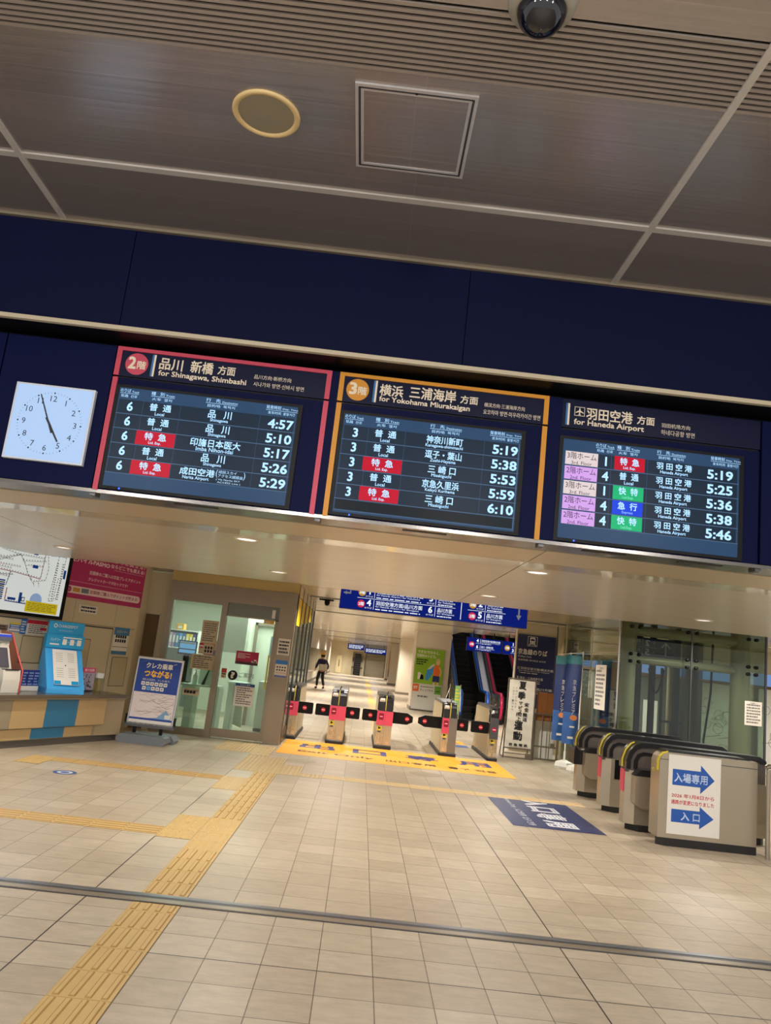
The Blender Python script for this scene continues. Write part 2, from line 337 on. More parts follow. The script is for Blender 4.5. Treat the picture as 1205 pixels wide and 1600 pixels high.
# ---- office: glazed front, glazed side, inside room
YO = 13.85
w = MB(); w.box(-3.52, -1.24, YO, YO+.12, 2.62, 2.82, M('yellow cream fascia', (196, 174, 112), .5)); w.box(-3.52, -1.24, YO-.02, YO+.1, 2.34, 2.62, bronze)
w.box(-3.52, -3.43, YO, YO+.1, 0, 2.34, bronze); w.box(-2.56, -2.46, YO-.02, YO+.1, 0, 2.34, bronze); w.box(-3.43, -2.56, YO, YO+.1, 0, .12, bronze); w.box(-3.43, -2.56, YO, YO+.1, 2.28, 2.34, bronze)
w.box(-1.53, -1.24, YO-.05, YO+.12, 0, 2.62, bronze); w.box(-2.46, -1.53, YO+.02, YO+.1, 2.12, 2.34, M('transom', (112, 112, 98), .3, .5))
w.rect(-1.66, 2.14, -1.6, 2.29, -(YO-.03), paper)
struct('wall_office', w, 'bronze steel frame and cream fascia of the glazed station office')
w = MB(); w.box(-3.43, -2.56, YO+.04, YO+.05, .12, 2.28, clear); struct('window_1', w, 'tall fixed office window pane left of the sliding door')
d = MB(); d.box(-2.46, -1.53, YO+.06, YO+.07, .16, 2.12, clear)
dr = struct('door_1', d, 'sliding glass office door with a bronze frame')
d = MB(); d.box(-2.46, -1.53, YO+.03, YO+.09, .02, .16, bronze); d.box(-1.6, -1.53, YO+.03, YO+.09, .16, 2.12, bronze); d.box(-2.46, -1.53, YO+.03, YO+.09, 2.1, 2.13, bronze); d.build('door_frame', dr)
d = MB(); d.rect(-1.64, .9, -1.61, 1.5, -(YO+.025), yellow); d.build('warning_strip', dr)
# side glass of the office along the passage
w = MB()
for y in (13.97, 14.9, 15.9, 16.9, 17.9, 18.75): w.box(-1.27, -1.23, y, y+.06, 0, 2.8, darksteel)
w.box(-1.26, -1.24, 13.97, 18.8, 0, .25, darksteel); w.box(-1.26, -1.24, 13.97, 18.8, 2.6, 2.8, cream2); struct('wall_office_side', w, 'dark steel posts and sills of the office side glazing')
w = MB(); w.box(-1.252, -1.248, 14.0, 18.8, .25, 2.6, glass('side glass', (190, 200, 190), .12)); struct('window_2', w, 'long office window facing the ticket gates')
w = MB(); ywm = M('yellow blind', (226, 196, 20), .5)
for y, h_ in ((14.06, .5), (14.98, .42), (15.98, .36), (16.98, .3)): w.box(-1.246, -1.243, y, y+.8, 2.58-h_, 2.58, ywm)
tag(w.build('yellow_notice_strip'), 'yellow notice strips hung high inside the office side window', 'notice')
w = MB(); om = M('office wall', (222, 226, 206), .6)
w.box(-6.5, -1.3, 19.0, 19.1, 0, 2.8, om); w.box(-6.5, -6.4, 13.9, 19, 0, 2.8, om); w.box(-6.4, -4.1, 13.9, 14.0, 0, 2.8, om)
w.box(-2.72, -2.3, 15.4, 15.8, 1.45, 2.75, om); w.box(-2.5, -1.75, 16.6, 16.65, 0, 2.75, om); struct('wall_office_inner', w, 'pale inner walls of the station office')
w = MB(); w.box(-6.5, -1.3, 13.95, 19, 2.74, 2.76, M('office ceiling', (214, 220, 210), .6)); struct('ceiling_office', w, 'white ceiling of the station office')
for k in range(3):
    t = thing('ceiling_light', ['bright tube light nearest the office glass', 'bright tube light in the middle of the office ceiling', 'bright tube light at the back of the office ceiling'][k], 'light', (-3.9, 15.0+1.35*k, 2.70), 0, 'office ceiling lights')
    b = MB(); b.box(-.75, .75, -.09, .09, .01, .04, white); b.build('housing', t); b = MB(); b.box(-.72, .72, -.06, .06, -.01, .01, M('tube glow', (240, 255, 245), .5, 0, 6)); b.build('diffuser', t)
w = MB(); w.box(-1.78, -1.72, 16.5, 16.66, 0, 2.12, bronze); w.box(-2.3, -2.24, 16.5, 16.66, 0, 2.12, bronze); w.box(-2.3, -1.72, 16.5, 16.66, 2.06, 2.12, bronze); struct('door_2', w, 'bronze inner door frame seen through the office glass')
# ---- walls of the concourse
w = MB(); wm = M('pale concourse wall', (214, 204, 186), .35, .1)
w.box(-2.9, -2.7, 19.1, 71, 0, 2.8, wm); dk = M('dark shop glass', (42, 44, 46), .12, .3)
for y0, y1 in ((41, 47), (47.4, 53), (53.4, 59)): w.box(-2.71, -2.68, y0, y1, .55, 1.85, dk)
w.box(-2.72, -2.66, 19.1, 71, 0, .12, darksteel); struct('wall_concourse_left', w, 'long left concourse wall with dark shop glazing')
w = MB(); w.box(-2.9, 3.4, 70, 70.3, 0, 2.8, M('far wall', (208, 194, 160), .5)); w.box(-.75, 2.25, 69.7, 70, 2.5, 2.8, M('frosted screen', (150, 156, 166), .3, .3)); struct('wall_far', w, 'far cream end wall of the concourse')
w = MB(); w.box(3.25, 3.4, 29.7, 71, 0, 2.8, wm); struct('wall_concourse_right', w, 'right concourse wall behind the columns')
w = MB(); w.box(3.46, 4.36, 17.5, 17.7, 0, 2.82, cream); w.box(4.38, 4.46, 17.44, 17.7, 0, 2.82, cream2); w.box(4.46, 4.7, 17.55, 17.75, 0, 2.82, M('cream pilaster', (206, 186, 140), .45)); struct('wall_sign', w, 'narrow cream wall carrying the navy track sign')
w = MB(); w.box(10.8, 11.0, 11.2, 18.5, 0, 2.82, cream); struct('wall_right', w, 'cream wall at the right end beyond the lift')
w = MB(); w.box(4.7, 11, 18.4, 18.5, 0, 1.98, M('dim green grey wall', (84, 88, 82), .5)); w.box(4.7, 11, 18.36, 18.5, 1.95, 2.02, M('brown rail', (108, 82, 62), .5)); w.box(4.7, 11, 18.4, 18.5, 2.3, 2.82, cream)
hd_ = M('white hoarding', (222, 222, 216), .6)
for x0, x1, zt in ((6.72, 7.05, 1.4), (8.1, 8.95, 1.95), (9.45, 10.8, 1.95)): w.box(x0, x1, 18.37, 18.4, 0, zt, hd_)
dl = M('thin doodle line', (70, 72, 72), .7); rd = random.Random(3)
for cx in (8.35, 8.7, 9.75):
    for i in range(5):
        u, v, r = cx+rd.uniform(-.22, .22), rd.uniform(.4, 1.5), rd.uniform(.05, .15); w.M = at(0, 18.369, 0); w.ring(u, v, r, r+.008, .002, dl, 16)
    w.line(cx-.2, .7, cx+.2, .78, .01, .002, dl); w.M = None
for x in (7.6, 9.2): w.box(x, x+.07, 18.34, 18.4, 0, 1.95, M('hoarding post', (150, 152, 146), .4, .3))
struct('wall_back_right', w, 'white hoarding with line drawings behind the lift shaft')
w = MB(); w.box(4.7, 11, 18.42, 18.44, 2.02, 2.3, M('daylit blue window', (120, 150, 205), .3, 0, .9))
for x in (5.6, 6.4, 7.2, 8.0, 9.0, 10.0): w.box(x, x+.06, 18.38, 18.44, 2.02, 2.3, darksteel)
struct('window_3', w, 'strip of blue lit window above the white hoarding')
# escalator well
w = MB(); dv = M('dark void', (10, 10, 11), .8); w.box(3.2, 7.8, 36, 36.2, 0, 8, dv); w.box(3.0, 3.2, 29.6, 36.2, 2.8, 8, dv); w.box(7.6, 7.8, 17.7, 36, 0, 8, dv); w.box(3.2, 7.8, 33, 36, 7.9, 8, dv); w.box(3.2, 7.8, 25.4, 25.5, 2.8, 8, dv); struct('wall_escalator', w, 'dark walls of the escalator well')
# columns along the right of the concourse
for k, (x0, x1, y0, y1, lb) in enumerate(((1.93, 3.2, 28.2, 29.6, 'broad white concourse column carrying the green poster'), (1.95, 3.2, 40, 41.2, 'second concourse column, behind the poster column'), (1.97, 3.2, 53, 54.2, 'third concourse column with an orange poster edge'), (2.1, 3.2, 64.5, 65.5, 'farthest concourse column near the end wall'))):
    w = MB(); w.box(x0, x1, y0, y1, 0, 2.8, M('column enamel', (220, 210, 192), .3, .1)); w.box(x0-.02, x1, y0-.02, y1, 0, .12, M('column plinth', (128, 118, 104), .4))
    if k == 2: w.box(x0-.03, x0-.01, y0+.2, y1-.2, 1.0, 2.2, M('orange poster', (226, 110, 50), .5)); w.box(x0-.03, x0-.01, y0+.2, y1-.2, .5, 1.0, M('purple poster', (110, 50, 90), .5))
    struct('column', w, lb)
# ================================================================== DEPARTURE BOARDS
scr_bg = M('screen background', (44, 72, 104), .3, 0, 1.0)
scr_row = M('screen row', (30, 44, 60), .3, 0, 1.0)
scr_dark = M('screen dark strip', (20, 28, 34), .3, 0, 1.0)
scr_line = M('screen line', (84, 110, 140), .3, 0, 1.0)
scr_txt = M('screen lettering', (176, 220, 255), .3, 0, 1.25)
scr_red = M('screen red', (196, 10, 44), .3, 0, 1.0)
scr_green = M('screen green', (16, 182, 118), .3, 0, 1.0)
scr_blue = M('screen blue', (8, 64, 226), .3, 0, 1.0)
scr_lilac = M('screen lilac', (214, 164, 236), .3, 0, 1.0)
scr_beige = M('screen beige', (226, 210, 210), .3, 0, 1.0)
scr_ink = M('screen ink', (40, 30, 60), .3, 0, .6)
scr_pale = M('screen pale green text', (120, 226, 190), .3, 0, 1.0)
scr_pblue = M('screen pale blue text', (140, 190, 255), .3, 0, 1.0)
barblue = M('header blue bar', (40, 110, 170), .5)
B2 = .018
def board(label, x0, x1, sx0, rows, stripe, scol, head, tags=None, filler=False):
    t = thing('departure_board', label, 'departure board', (x0, 5.35, 2.6), 0, 'departure boards over the hall')
    L = lambda x: x-x0
    Z = lambda z: z-2.6
    W_ = x1-x0
    b = MB(); b.box(0, W_, .012, .3, 0, .838, navy2); b.box(.004, W_-.004, .02, .3, .838, .852, black); b.build('housing', t)
    b = MB(); b.box(0, W_, .004, .3, .852, 1.07, M('navy header panel', (13, 19, 50), .4, 0, spec=.15)); b.build('header_panel', t)
    if stripe:
        b = MB(); s = .036
        b.box(0, s, -.004, .31, -.004, .838, scol); b.box(0, s, -.006, .02, .852, 1.072, scol); b.box(W_-s, W_, -.004, .31, -.004, .838, scol); b.box(W_-s, W_, -.006, .02, .852, 1.072, scol); b.box(s, W_-s, -.006, .02, 1.045, 1.072, scol)
        b.build('stripe_border', t)
    # header lettering
    d = .0015-.004+.0
    if head['circle']:
        b = MB()
        cx, n = L(head['circle'][0]), head['circle'][1]
        b.disc(cx, Z(3.552), .083, d, scol, 40); b.text(n, cx-.062, Z(3.512), cx-.005, Z(3.606), d+.001, signcream, .03); b.text('階', cx+.003, Z(3.515), cx+.068, Z(3.578), d+.001, signcream, .02); b.build('floor_badge', t)
    b = MB(); bx = L(head['bar']); b.rect(bx, Z(3.472), bx+.014, Z(3.638), d, barblue); b.rect(bx+.014, Z(3.472), bx+.028, Z(3.638), d, signcream)
    b.build('header_bar', t)
    b = MB()
    for k_, (s_, u0, v0, u1, v1, bo) in enumerate(head['txt']):
        if bo < .01 and k_: 
            if head['txt'][k_-1][5] > .01: b.build('header_title', t); b = MB()
        b.text(s_, L(u0), Z(v0), L(u1), Z(v1), d, signcream, bo)
    b.build('header_translation', t); b = MB()
    if head.get('plane'):
        u0, v0, u1, v1 = L(1.35), Z(3.548), L(1.426), Z(3.618); b.frame(u0, v0, u1, v1, .004, d, signcream); cx, cy = (u0+u1)/2, (v0+v1)/2
        b.poly([(cx-.004, cy-.026), (cx+.004, cy-.026), (cx+.005, cy+.018), (cx, cy+.03), (cx-.005, cy+.018)], d, signcream)
        b.poly([(cx, cy+.012), (cx-.03, cy-.008), (cx-.03, cy-.014), (cx, cy-.004), (cx+.03, cy-.014), (cx+.03, cy-.008)], d+.0002, signcream); b.poly([(cx, cy-.016), (cx-.012, cy-.028), (cx+.012, cy-.028)], d+.0002, signcream)
    if b.v: b.build('airport_symbol', t)
    # display
    u0 = L(sx0); u1 = u0+1.292; v0, v1 = Z(2.632), Z(3.362)
    b = MB(); b.box(u0-.028, u1+.034, -.006, .02, v0-.022, v1+.022, black); fr = b.build('screen_frame', t)
    b = MB(); b.disc(u0+.12, v0-.012, .006, .0075, M('blue power lamp', (40, 70, 255), .3, 0, 6)); b.build('power_lamp', fr)
    b = MB(); D = .0075
    b.rect(u0, v0, u1, v1, D, scr_bg)
    H = .1094; top = Z(3.277); c0 = u0+(.245 if tags else 0)
    for i in range(5):
        vt = top-i*H; b.rect(c0+.008, vt-H+.004, u1-.014, vt-.003, D+.0004, scr_row)
        b.rect(c0, vt-H-.001, u1, vt-H+.003, D+.0005, scr_line)
        for cx in ((c0+.185, u0+.455, u0+1.03) if not tags else (c0+.11, u0+.62, u0+1.085)): b.rect(cx-.002, vt-H+.004, cx+.002, vt-.003, D+.0006, scr_bg)
    if filler: b.rect(u0+.01, v0+.022, u1-.016, top-5*H-.004, D+.0005, scr_dark); b.rect(u0+.004, v0+.014, u1-.008, v0+.018, D+.0006, scr_line); 
    if filler: b.rect(u1-.012, v0+.014, u1-.008, top, D+.0006, scr_line)
    for i, r in enumerate(rows):
        vt = top-i*H; kind = r[1]
        tu0, tu1 = (u0+.172, u0+.452) if not tags else (u0+.378, u0+.6)
        col = {'特': scr_red, '快': scr_green, '急': scr_blue}.get(kind[0])
        if col: b.rect(tu0, vt-H+.006, tu1, vt-.002, D+.0008, col)
        if tags: b.rect(u0+.02, vt-H+.006, u0+.258, vt-.004, D+.0008, scr_lilac if tags[i][0] == '2' else scr_beige)
    scr = b.build('screen', t)
    b = MB(); d = D+.0014
    hx = [(u0+.075, 'のりば', 'Track', '轨路  선로', .135), (u0+.315, '種   別', 'Train', '火车  열차', .17), (u0+.742, '行   先', 'Destination', '目的地  목적지', .23), (u0+1.18, '発車時刻', 'Dep. Time', '发车时间  출발시간', .23)]
    if tags: hx = [(u0+.305, *hx[0][1:]), (u0+.475, *hx[1][1:4], .165), (u0+.79, *hx[2][1:4], .21), (u0+1.19, *hx[3][1:4], .22)]
    for cx, a, e_, z_, wd in hx:
        b = MB()
        q = .56 if len(e_) < 8 else .46
        b.text(a, cx-wd/2, Z(3.327), cx-wd/2+wd*q, Z(3.355), d, scr_txt, .01); b.text(e_, cx-wd/2+wd*(q+.06), Z(3.327), cx+wd/2, Z(3.343), d, scr_txt, .01)
        b.rect(cx-wd/2, Z(3.319), cx+wd/2, Z(3.3215), d, scr_txt); b.text(z_, cx-wd*.43, Z(3.29), cx+wd*.43, Z(3.312), d, scr_txt, .01); b.build('column_heading', scr)
    for i, r in enumerate(rows):
        b = MB(); vt = top-i*H; n, kind, en, dest, den, tm = r[:6]
        nu = u0+.094 if not tags else u0+.316
        b.textk(n, nu, vt-.087, .069, d, scr_txt, 'c', .022)
        tu0, tu1 = (u0+.172, u0+.452) if not tags else (u0+.378, u0+.6); tc = (tu0+tu1)/2
        k2 = kind[0]+'  '+kind[1]; hw = .078 if not tags else .07
        b.text(k2, tc-hw, vt-.066, tc+hw, vt-.01, d, scr_txt, B2)
        tcol = {'快': scr_pale, '急': scr_pblue}.get(kind[0], scr_txt)
        b.textk(en, tc, vt-.098, .024, d, tcol, 'c', .012, .15)
        dc = u0+.742 if not tags else u0+.815
        w = {2: .17, 3: .2, 4: .265, 5: .265, 6: .36}.get(len(dest.replace(' ', '')), .26)
        if r[6:]:
            b.text(dest, u0+.52, vt-.066, u0+.77, vt-.01, d, scr_txt, B2); b.textk(den, u0+.64, vt-.1, .03, d, scr_txt, 'c', .012, .24)
            b.text('(', u0+.778, vt-.062, u0+.79, vt-.004, d, scr_txt); b.text(')', u0+.975, vt-.062, u0+.987, vt-.004, d, scr_txt)
            b.text('成田スカイ', u0+.795, vt-.03, u0+.925, vt-.007, d, scr_txt); b.text('アクセス線経由', u0+.795, vt-.058, u0+.97, vt-.034, d, scr_txt)
            b.text('( Via Narita SKY', u0+.785, vt-.083, u0+.955, vt-.067, d, scr_txt); b.text('ACCESS Line )', u0+.795, vt-.103, u0+.96, vt-.087, d, scr_txt)
        else:
            if tags: b.text(dest, dc-.13, vt-.062, dc+.13, vt-.01, d, scr_txt, B2)
            else: b.text(dest, dc-w/2, vt-.068, dc+w/2, vt-.008, d, scr_txt, B2)
            b.textk(den, dc, vt-.1, .03, d, scr_txt, 'c', .012, .33)
        b.text(tm, u1-(.2 if not tags else .235), vt-.092, u1-.016-(.0 if not tags else .03), vt-.022, d, scr_txt, .022)
        if tags:
            f = tags[i]; b.text(f+'階ホーム', u0+.034, vt-.06, u0+.246, vt-.01, d, scr_ink, .01); b.textk('3rd. Floor' if f == '3' else '2nd. Floor', u0+.14, vt-.1, .026, d, scr_ink, 'c', .005, .17)
        b.build('train_row', scr)
    return t
board('departure board with crimson border for Shinagawa and Shimbashi, beside the clock', -2.02, -.447, -1.952, [
    ('6', '普通', 'Local', '品   川', 'Shinagawa', '4:57'), ('6', '普通', 'Local', '品   川', 'Shinagawa', '5:10'), ('6', '特急', 'Ltd. Exp.', '印旛日本医大', 'Imba Nihon-idai', '5:17'),
    ('6', '普通', 'Local', '品   川', 'Shinagawa', '5:26'), ('6', '特急', 'Ltd. Exp.', '成田空港', 'Narita Airport', '5:29', 1)], True, pink,
    dict(circle=(-1.868, '2'), bar=-1.763, txt=[('品川', -1.706, 3.533, -1.535, 3.622, B2), ('新橋', -1.478, 3.535, -1.312, 3.628, B2), ('方面', -1.278, 3.545, -1.15, 3.614, B2), ('for Shinagawa, Shimbashi', -1.703, 3.474, -1.06, 3.527, .02), ('品川方向·新桥方向', -1.009, 3.545, -.738, 3.578, .006), ('시나가와 방면·신바시 방면', -1.007, 3.488, -.638, 3.523, .006)]))
board('departure board with orange border for Yokohama and Miurakaigan, the middle one', -.388, 1.158, -.32, [
    ('3', '普通', 'Local', '神奈川新町', 'Kanagawa-shimmachi', '5:19'), ('3', '普通', 'Local', '逗子・葉山', 'Zushi-Hayama', '5:38'), ('3', '特急', 'Ltd. Exp.', '三 崎 口', 'Misakiguchi', '5:53'),
    ('3', '普通', 'Local', '京急久里浜', 'Keikyū Kurihama', '5:59'), ('3', '特急', 'Ltd. Exp.', '三 崎 口', 'Misakiguchi', '6:10')], True, orange,
    dict(circle=(-.248, '3'), bar=-.135, txt=[('横浜', -.088, 3.53, .085, 3.618, B2), ('三浦海岸', .132, 3.535, .474, 3.628, B2), ('方面', .507, 3.54, .637, 3.602, B2), ('for Yokohama Miurakaigan', -.085, 3.474, .582, 3.526, .02), ('横滨方向·三浦海岸方向', .685, 3.535, .984, 3.568, .006), ('요코하마 방면·미우라카이간 방면', .682, 3.478, 1.102, 3.516, .006)]), None, True)
board('departure board without border for Haneda Airport, on the right', 1.262, 2.73, 1.283, [
    ('1', '特急', 'Ltd. Exp.', '羽 田 空 港', 'Haneda Airport', '5:19'), ('4', '普通', 'Local', '羽 田 空 港', 'Haneda Airport', '5:25'), ('1', '快特', 'Ltd.Exp.', '羽 田 空 港', 'Haneda Airport', '5:36'),
    ('4', '急行', 'Express', '羽 田 空 港', 'Haneda Airport', '5:38'), ('4', '快特', 'Ltd.Exp.', '羽 田 空 港', 'Haneda Airport', '5:46')], False, None,
    dict(circle=None, bar=1.287, plane=1, txt=[('羽田空港', 1.438, 3.53, 1.78, 3.622, B2), ('方面', 1.814, 3.538, 1.944, 3.602, B2), ('for Haneda Airport', 1.35, 3.47, 1.868, 3.525, .02), ('羽田机场方向', 1.995, 3.535, 2.208, 3.568, .006), ('하네다공항 방면', 1.994, 3.478, 2.244, 3.518, .006)]), ['3', '2', '3', '2', '2'])
# ------------------------------------------------------------------ clock
t = thing('wall_clock', 'square white lit station clock showing five to five on a navy panel', 'clock', (-2.392, 5.35, 3.026))
b = MB(); b.box(-.283, .283, -.035, .0, -.28, .28, M('clock rim', (214, 222, 232), .35, 0)); b.build('case', t)
b = MB(); b.rect(-.27, -.268, .27, .268, .036, M('clock face glow', (178, 206, 244), .4, 0, 1.0)); fc = b.build('face', t)
b = MB(); cink = M('clock ink', (20, 28, 48), .5)
for k in range(60):
    a = 2*math.pi*k/60; r = .2235
    if k % 5 == 0: b.disc(r*math.sin(a), r*math.cos(a), .0062, .0365, cink, 12)
    else: b.line((r-.006)*math.sin(a), (r-.006)*math.cos(a), (r+.006)*math.sin(a), (r+.006)*math.cos(a), .0016, .0365, cink)
b.build('minute_marks', fc)
b = MB()
for n in range(1, 13):
    a = 2*math.pi*n/12; r = .182; u, v = r*math.sin(a), r*math.cos(a)
    b.textk(str(n), u, v-.021, .042, .0365, cink)
b.build('numerals', fc)
def hand(nm, ang, l, back, w, d):
    a = math.radians(ang); b = MB(); s_, c_ = math.sin(a), math.cos(a)
    P = [(-w*.5, -back), (w*.5, -back), (w*.5, 0), (w*.36, l), (-w*.36, l), (-w*.5, 0)]
    q = [(x*c_+y*s_, -x*s_+y*c_) for x, y in P]; b.prism(q, -d-.003, -d, M('clock hand', (26, 30, 40), .4)); b.build(nm, t)
hand('hour_hand', 147.5, .155, .045, .016, .042); hand('minute_hand', 336, .222, .08, .011, .047)
# ------------------------------------------------------------------ things on the upper ceiling
t = thing('security_camera', 'dark glass dome security camera on the louvred front ceiling', 'security camera', (.45, 2.79, ZC))
b = MB(); b.lathe([(.148, 0), (.15, -.02), (.14, -.055), (.112, -.075), (.1, -.072)], (0, 0, 0), M('camera ring', (150, 146, 134), .35), 40); b.build('base_ring', t)
b = MB(); b.lathe([(.106*math.cos(a), -.066-.105*math.sin(a)) for a in [i*math.pi/2/10 for i in range(10)]]+[(.0008, -.171)], (0, 0, 0), M('smoked dome', (9, 11, 24), .06, 0, 0, spec=.8), 40); b.build('dome', t)
t = thing('ceiling_speaker', 'round ceiling speaker with a yellowed rim and grey grille', 'speaker', (-.85, 3.727, ZC))
b = MB(); b.lathe([(.185, 0), (.185, -.008), (.176, -.014), (.155, -.01), (.152, -.004)], (0, 0, 0), M('aged cream rim', (220, 194, 140), .5), 48); b.build('rim', t)
b = MB(); b.lathe([(.153, -.004), (.1, -.008), (.001, -.01)], (0, 0, 0), M('speaker grille', (150, 142, 120), .6, .2, noise=.12, nscale=150), 48); b.build('grille', t)
t = thing('access_hatch', 'square metal framed access hatch in the front ceiling', 'ceiling hatch', (-.045, 3.738, ZC))
b = MB(); fm = M('hatch frame', (206, 204, 204), .3, .4)
for x0, x1, y0, y1 in ((-.315, .315, -.335, -.29), (-.315, .315, .29, .335), (-.315, -.27, -.29, .29), (.27, .315, -.29, .29)): b.box(x0, x1, y0, y1, -.012, 0, fm)
for x0, x1, y0, y1 in ((-.296, .296, -.316, -.306), (-.296, .296, .306, .316), (-.298, -.286, -.31, .31), (.286, .298, -.31, .31)): b.box(x0, x1, y0, y1, -.0135, -.001, darksteel)
b.build('frame', t)
b = MB(); b.box(-.272, .272, -.294, .294, -.008, -.002, upm); b.build('lid', t)
b = MB(); b.lathe([(.008, -.014), (.001, -.014)], (0, -.31, 0), black, 10); b.build('latch', t)
# ------------------------------------------------------------------ downlights
disc = M('lamp disc', (255, 248, 234), .5, 0, 1.6); ringm = M('lamp ring', (222, 210, 190), .35, .3)
def downlight(x, y, z, r, label, group, first=[None]):
    if first[0] is None:
        t = thing('downlight', label, 'downlight', (x, y, z), 0, group)
        b = MB(); b.lathe([(.115, 0), (.115, -.006), (.1, -.012), (.092, -.004)], (0, 0, 0), ringm, 32); b.build('ring', t)
        b = MB(); b.lathe([(.093, -.003), (.001, -.003)], (0, 0, 0), disc, 32); b.build('diffuser', t); first[0] = t; return t
    t = first[0].copy(); C.objects.link(t); t.location = (x, y, z); t['label'] = label; t['group'] = group; t.scale = (r/.115,)*3
    for c_ in first[0].children: k = c_.copy(); C.objects.link(k); k.parent = t
    return t
rowname = {6.9: 'nearer row', 9.62: 'farther row'}; coln = {-3.85: 'above the ticket counter side', -1.15: 'in front of the office', 1.5: 'beyond the middle board', 4.23: 'on the lift side'}
for x, y in SOFFIT_LAMPS: downlight(x, y, 2.575, .115, 'round downlight in the low cream soffit, %s, %s' % (rowname[y], coln[x]), 'downlights in the low soffit')
for x, y in HALL_LAMPS: downlight(x, y, 2.8, .1, 'small round concourse downlight behind the hanging sign, or added around the lift', 'downlights in the concourse ceiling, with added ones around the lift')
for x, y in FRONT_LAMPS: downlight(x, y, ZC, .09, 'round downlight in the tall front ceiling above the photographer', 'downlights in the front ceiling')
for k, (x, y) in enumerate(REAR_FILL_LAMPS):
    t = thing('fill_lamp', 'added fill lamp behind the camera for the departure boards, %s' % ('far left', 'centre left', 'centre right', 'far right')[k], 'lamp', (x, y, ZC), 0, 'added fill lamps behind the camera')
    b = MB(); b.tube([(0, 0, 0), (0, 0, -.05)], .06, steel, 16); b.build('mount', t)
# ================================================================== ON THE FLOOR
tac = M('tactile paving yellow', (192, 160, 100), .5, 0, noise=.1, nscale=9); tacold = M('worn tactile paving', (190, 164, 116), .5, 0, noise=.1, nscale=9)
tacj = M('tactile joint', (120, 92, 48), .7); tacsh = M('painted shade along the tactile bars', (158, 122, 66), .6)  # darker bar flanks: shade painted into the colour to bring out the ridges
def bars(b, x0, x1, y0, y1, m, axis='y', n=4):
    side = tacsh if m is tac else m; jn = tacj if m is tac else M('pale tactile joint', (160, 138, 100), .7)      # one 30 cm block with four raised guide bars
    b.box(x0, x1, y0, y1, 0, .0012, jn); b.box(x0+.002, x1-.002, y0+.003, y1-.003, 0, .003, m)
    L_, H_ = (y0, y1) if axis == 'y' else (x0, x1); a0, a1 = (x0, x1) if axis == 'y' else (y0, y1); p = (a1-a0)/n
    for i in range(n):
        c0 = a0+(i+.5)*p; e0, e1 = L_+.012, H_-.012; h = .0085
        for w0, w1, z0, z1 in ((.017, .010, .003, h),):
            pts = [(c0-w0, e0), (c0+w0, e0), (c0+w0, e1), (c0-w0, e1)]; top = [(c0-w1, e0+.006), (c0+w1, e0+.006), (c0+w1, e1-.006), (c0-w1, e1-.006)]
            P = [(x, y, z0) for x, y in pts]+[(x, y, z1) for x, y in top]
            if axis == 'x': P = [(y, x, z) for x, y, z in P]
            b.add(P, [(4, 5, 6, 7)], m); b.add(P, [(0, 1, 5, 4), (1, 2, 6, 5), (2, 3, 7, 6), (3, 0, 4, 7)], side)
def dots(b, x0, x1, y0, y1, m, n=5):
    b.box(x0, x1, y0, y1, 0, .0012, tacj); b.box(x0+.002, x1-.002, y0+.003, y1-.003, 0, .003, m)
    for i in range(n):
        for j in range(n):
            cx, cy = x0+(i+.5)*(x1-x0)/n, y0+(j+.5)*(y1-y0)/n; k = 6
            P = [(cx+r*math.cos(2*math.pi*q/k), cy+r*math.sin(2*math.pi*q/k), z) for r, z in ((.015, .003), (.009, .008)) for q in range(k)]
            b.add(P, [tuple(range(k, 2*k))]+[(q, (q+1) % k, k+(q+1) % k, k+q) for q in range(k)], m)
def tac_run(name_label, cells, m=tac):
    b = MB()
    for kind, x, y, w, h in cells:
        if kind == 'd': dots(b, x, x+w, y, y+h, m)
        else: bars(b, x, x+w, y, y+h, m, kind)
    return tag(b.build('tactile_paving'), name_label, 'tactile paving', 'yellow tactile paving strips')
X0 = -1.243
cells = [('y', X0, 2.456+.3*i, .299, .3) for i in range(9)]+[('y', X0, 5.39, .299, .066+.0)]
tac_run('near part of the yellow tactile strip, in front of the steel floor rail', [('y', X0, 2.656+.3*i, .299, .3) for i in range(8)]+[('y', X0, 5.056, .299, .155)])
cells = [('y', X0, 5.39, .299, .266)]+[('y', X0, 5.656+.3*i, .299, .3) for i in range(3)]
cells += [('d', X0, 6.556+.3*i, .299, .3) for i in range(4)]+[('d', X0-.299, 6.856+.3*i, .299, .3) for i in range(3)]
cells += [('y', X0, 7.756+.3*i, .299, .3) for i in range(10)]
tac_run('yellow tactile strip with dotted corner running away beyond the steel floor rail', cells)
cells = [('d', X0, 10.756+.3*i, .299, .3) for i in range(5)]+[('d', X0+.299, 10.756+.3*i, .299, .3) for i in range(3)]+[('d', X0-.299, 10.756+.3*i, .299, .3) for i in range(5)]+[('d', X0+.598, 10.756+.3*i, .299, .3) for i in range(1)]
tac_run('small worn patch of warning dots left of the main tactile strip', [('d', X0-.299, 9.256+.3*i, .299, .3) for i in range(3)], tacold)
tac_run('patch of yellow warning dots before the orange exit mat', cells, tacold)
cells = [('d', -2.14+.299*i, 12.5+.3*j, .299, .3) for i in range(2) for j in range(4)]+[('y', X0-.299, 12.3+.3*i, .299, .3) for i in range(4)]
tac_run('worn yellow warning dots in front of the glass office door', cells, tacold)
tac_run('yellow tactile strip branching left from the dotted corner in the near floor', [('x', -1.542-.299*(i+1), 6.92, .299, .3) for i in range(16)])
tac_run('yellow tactile strip running from the ticket counter to the main strip', [('x', -1.542-.299*(i+1), 9.856, .299, .3) for i in range(7)]+[('d', -3.635-.299*(i+1), 9.556+.3*j, .299, .3) for i in range(1) for j in range(2)])
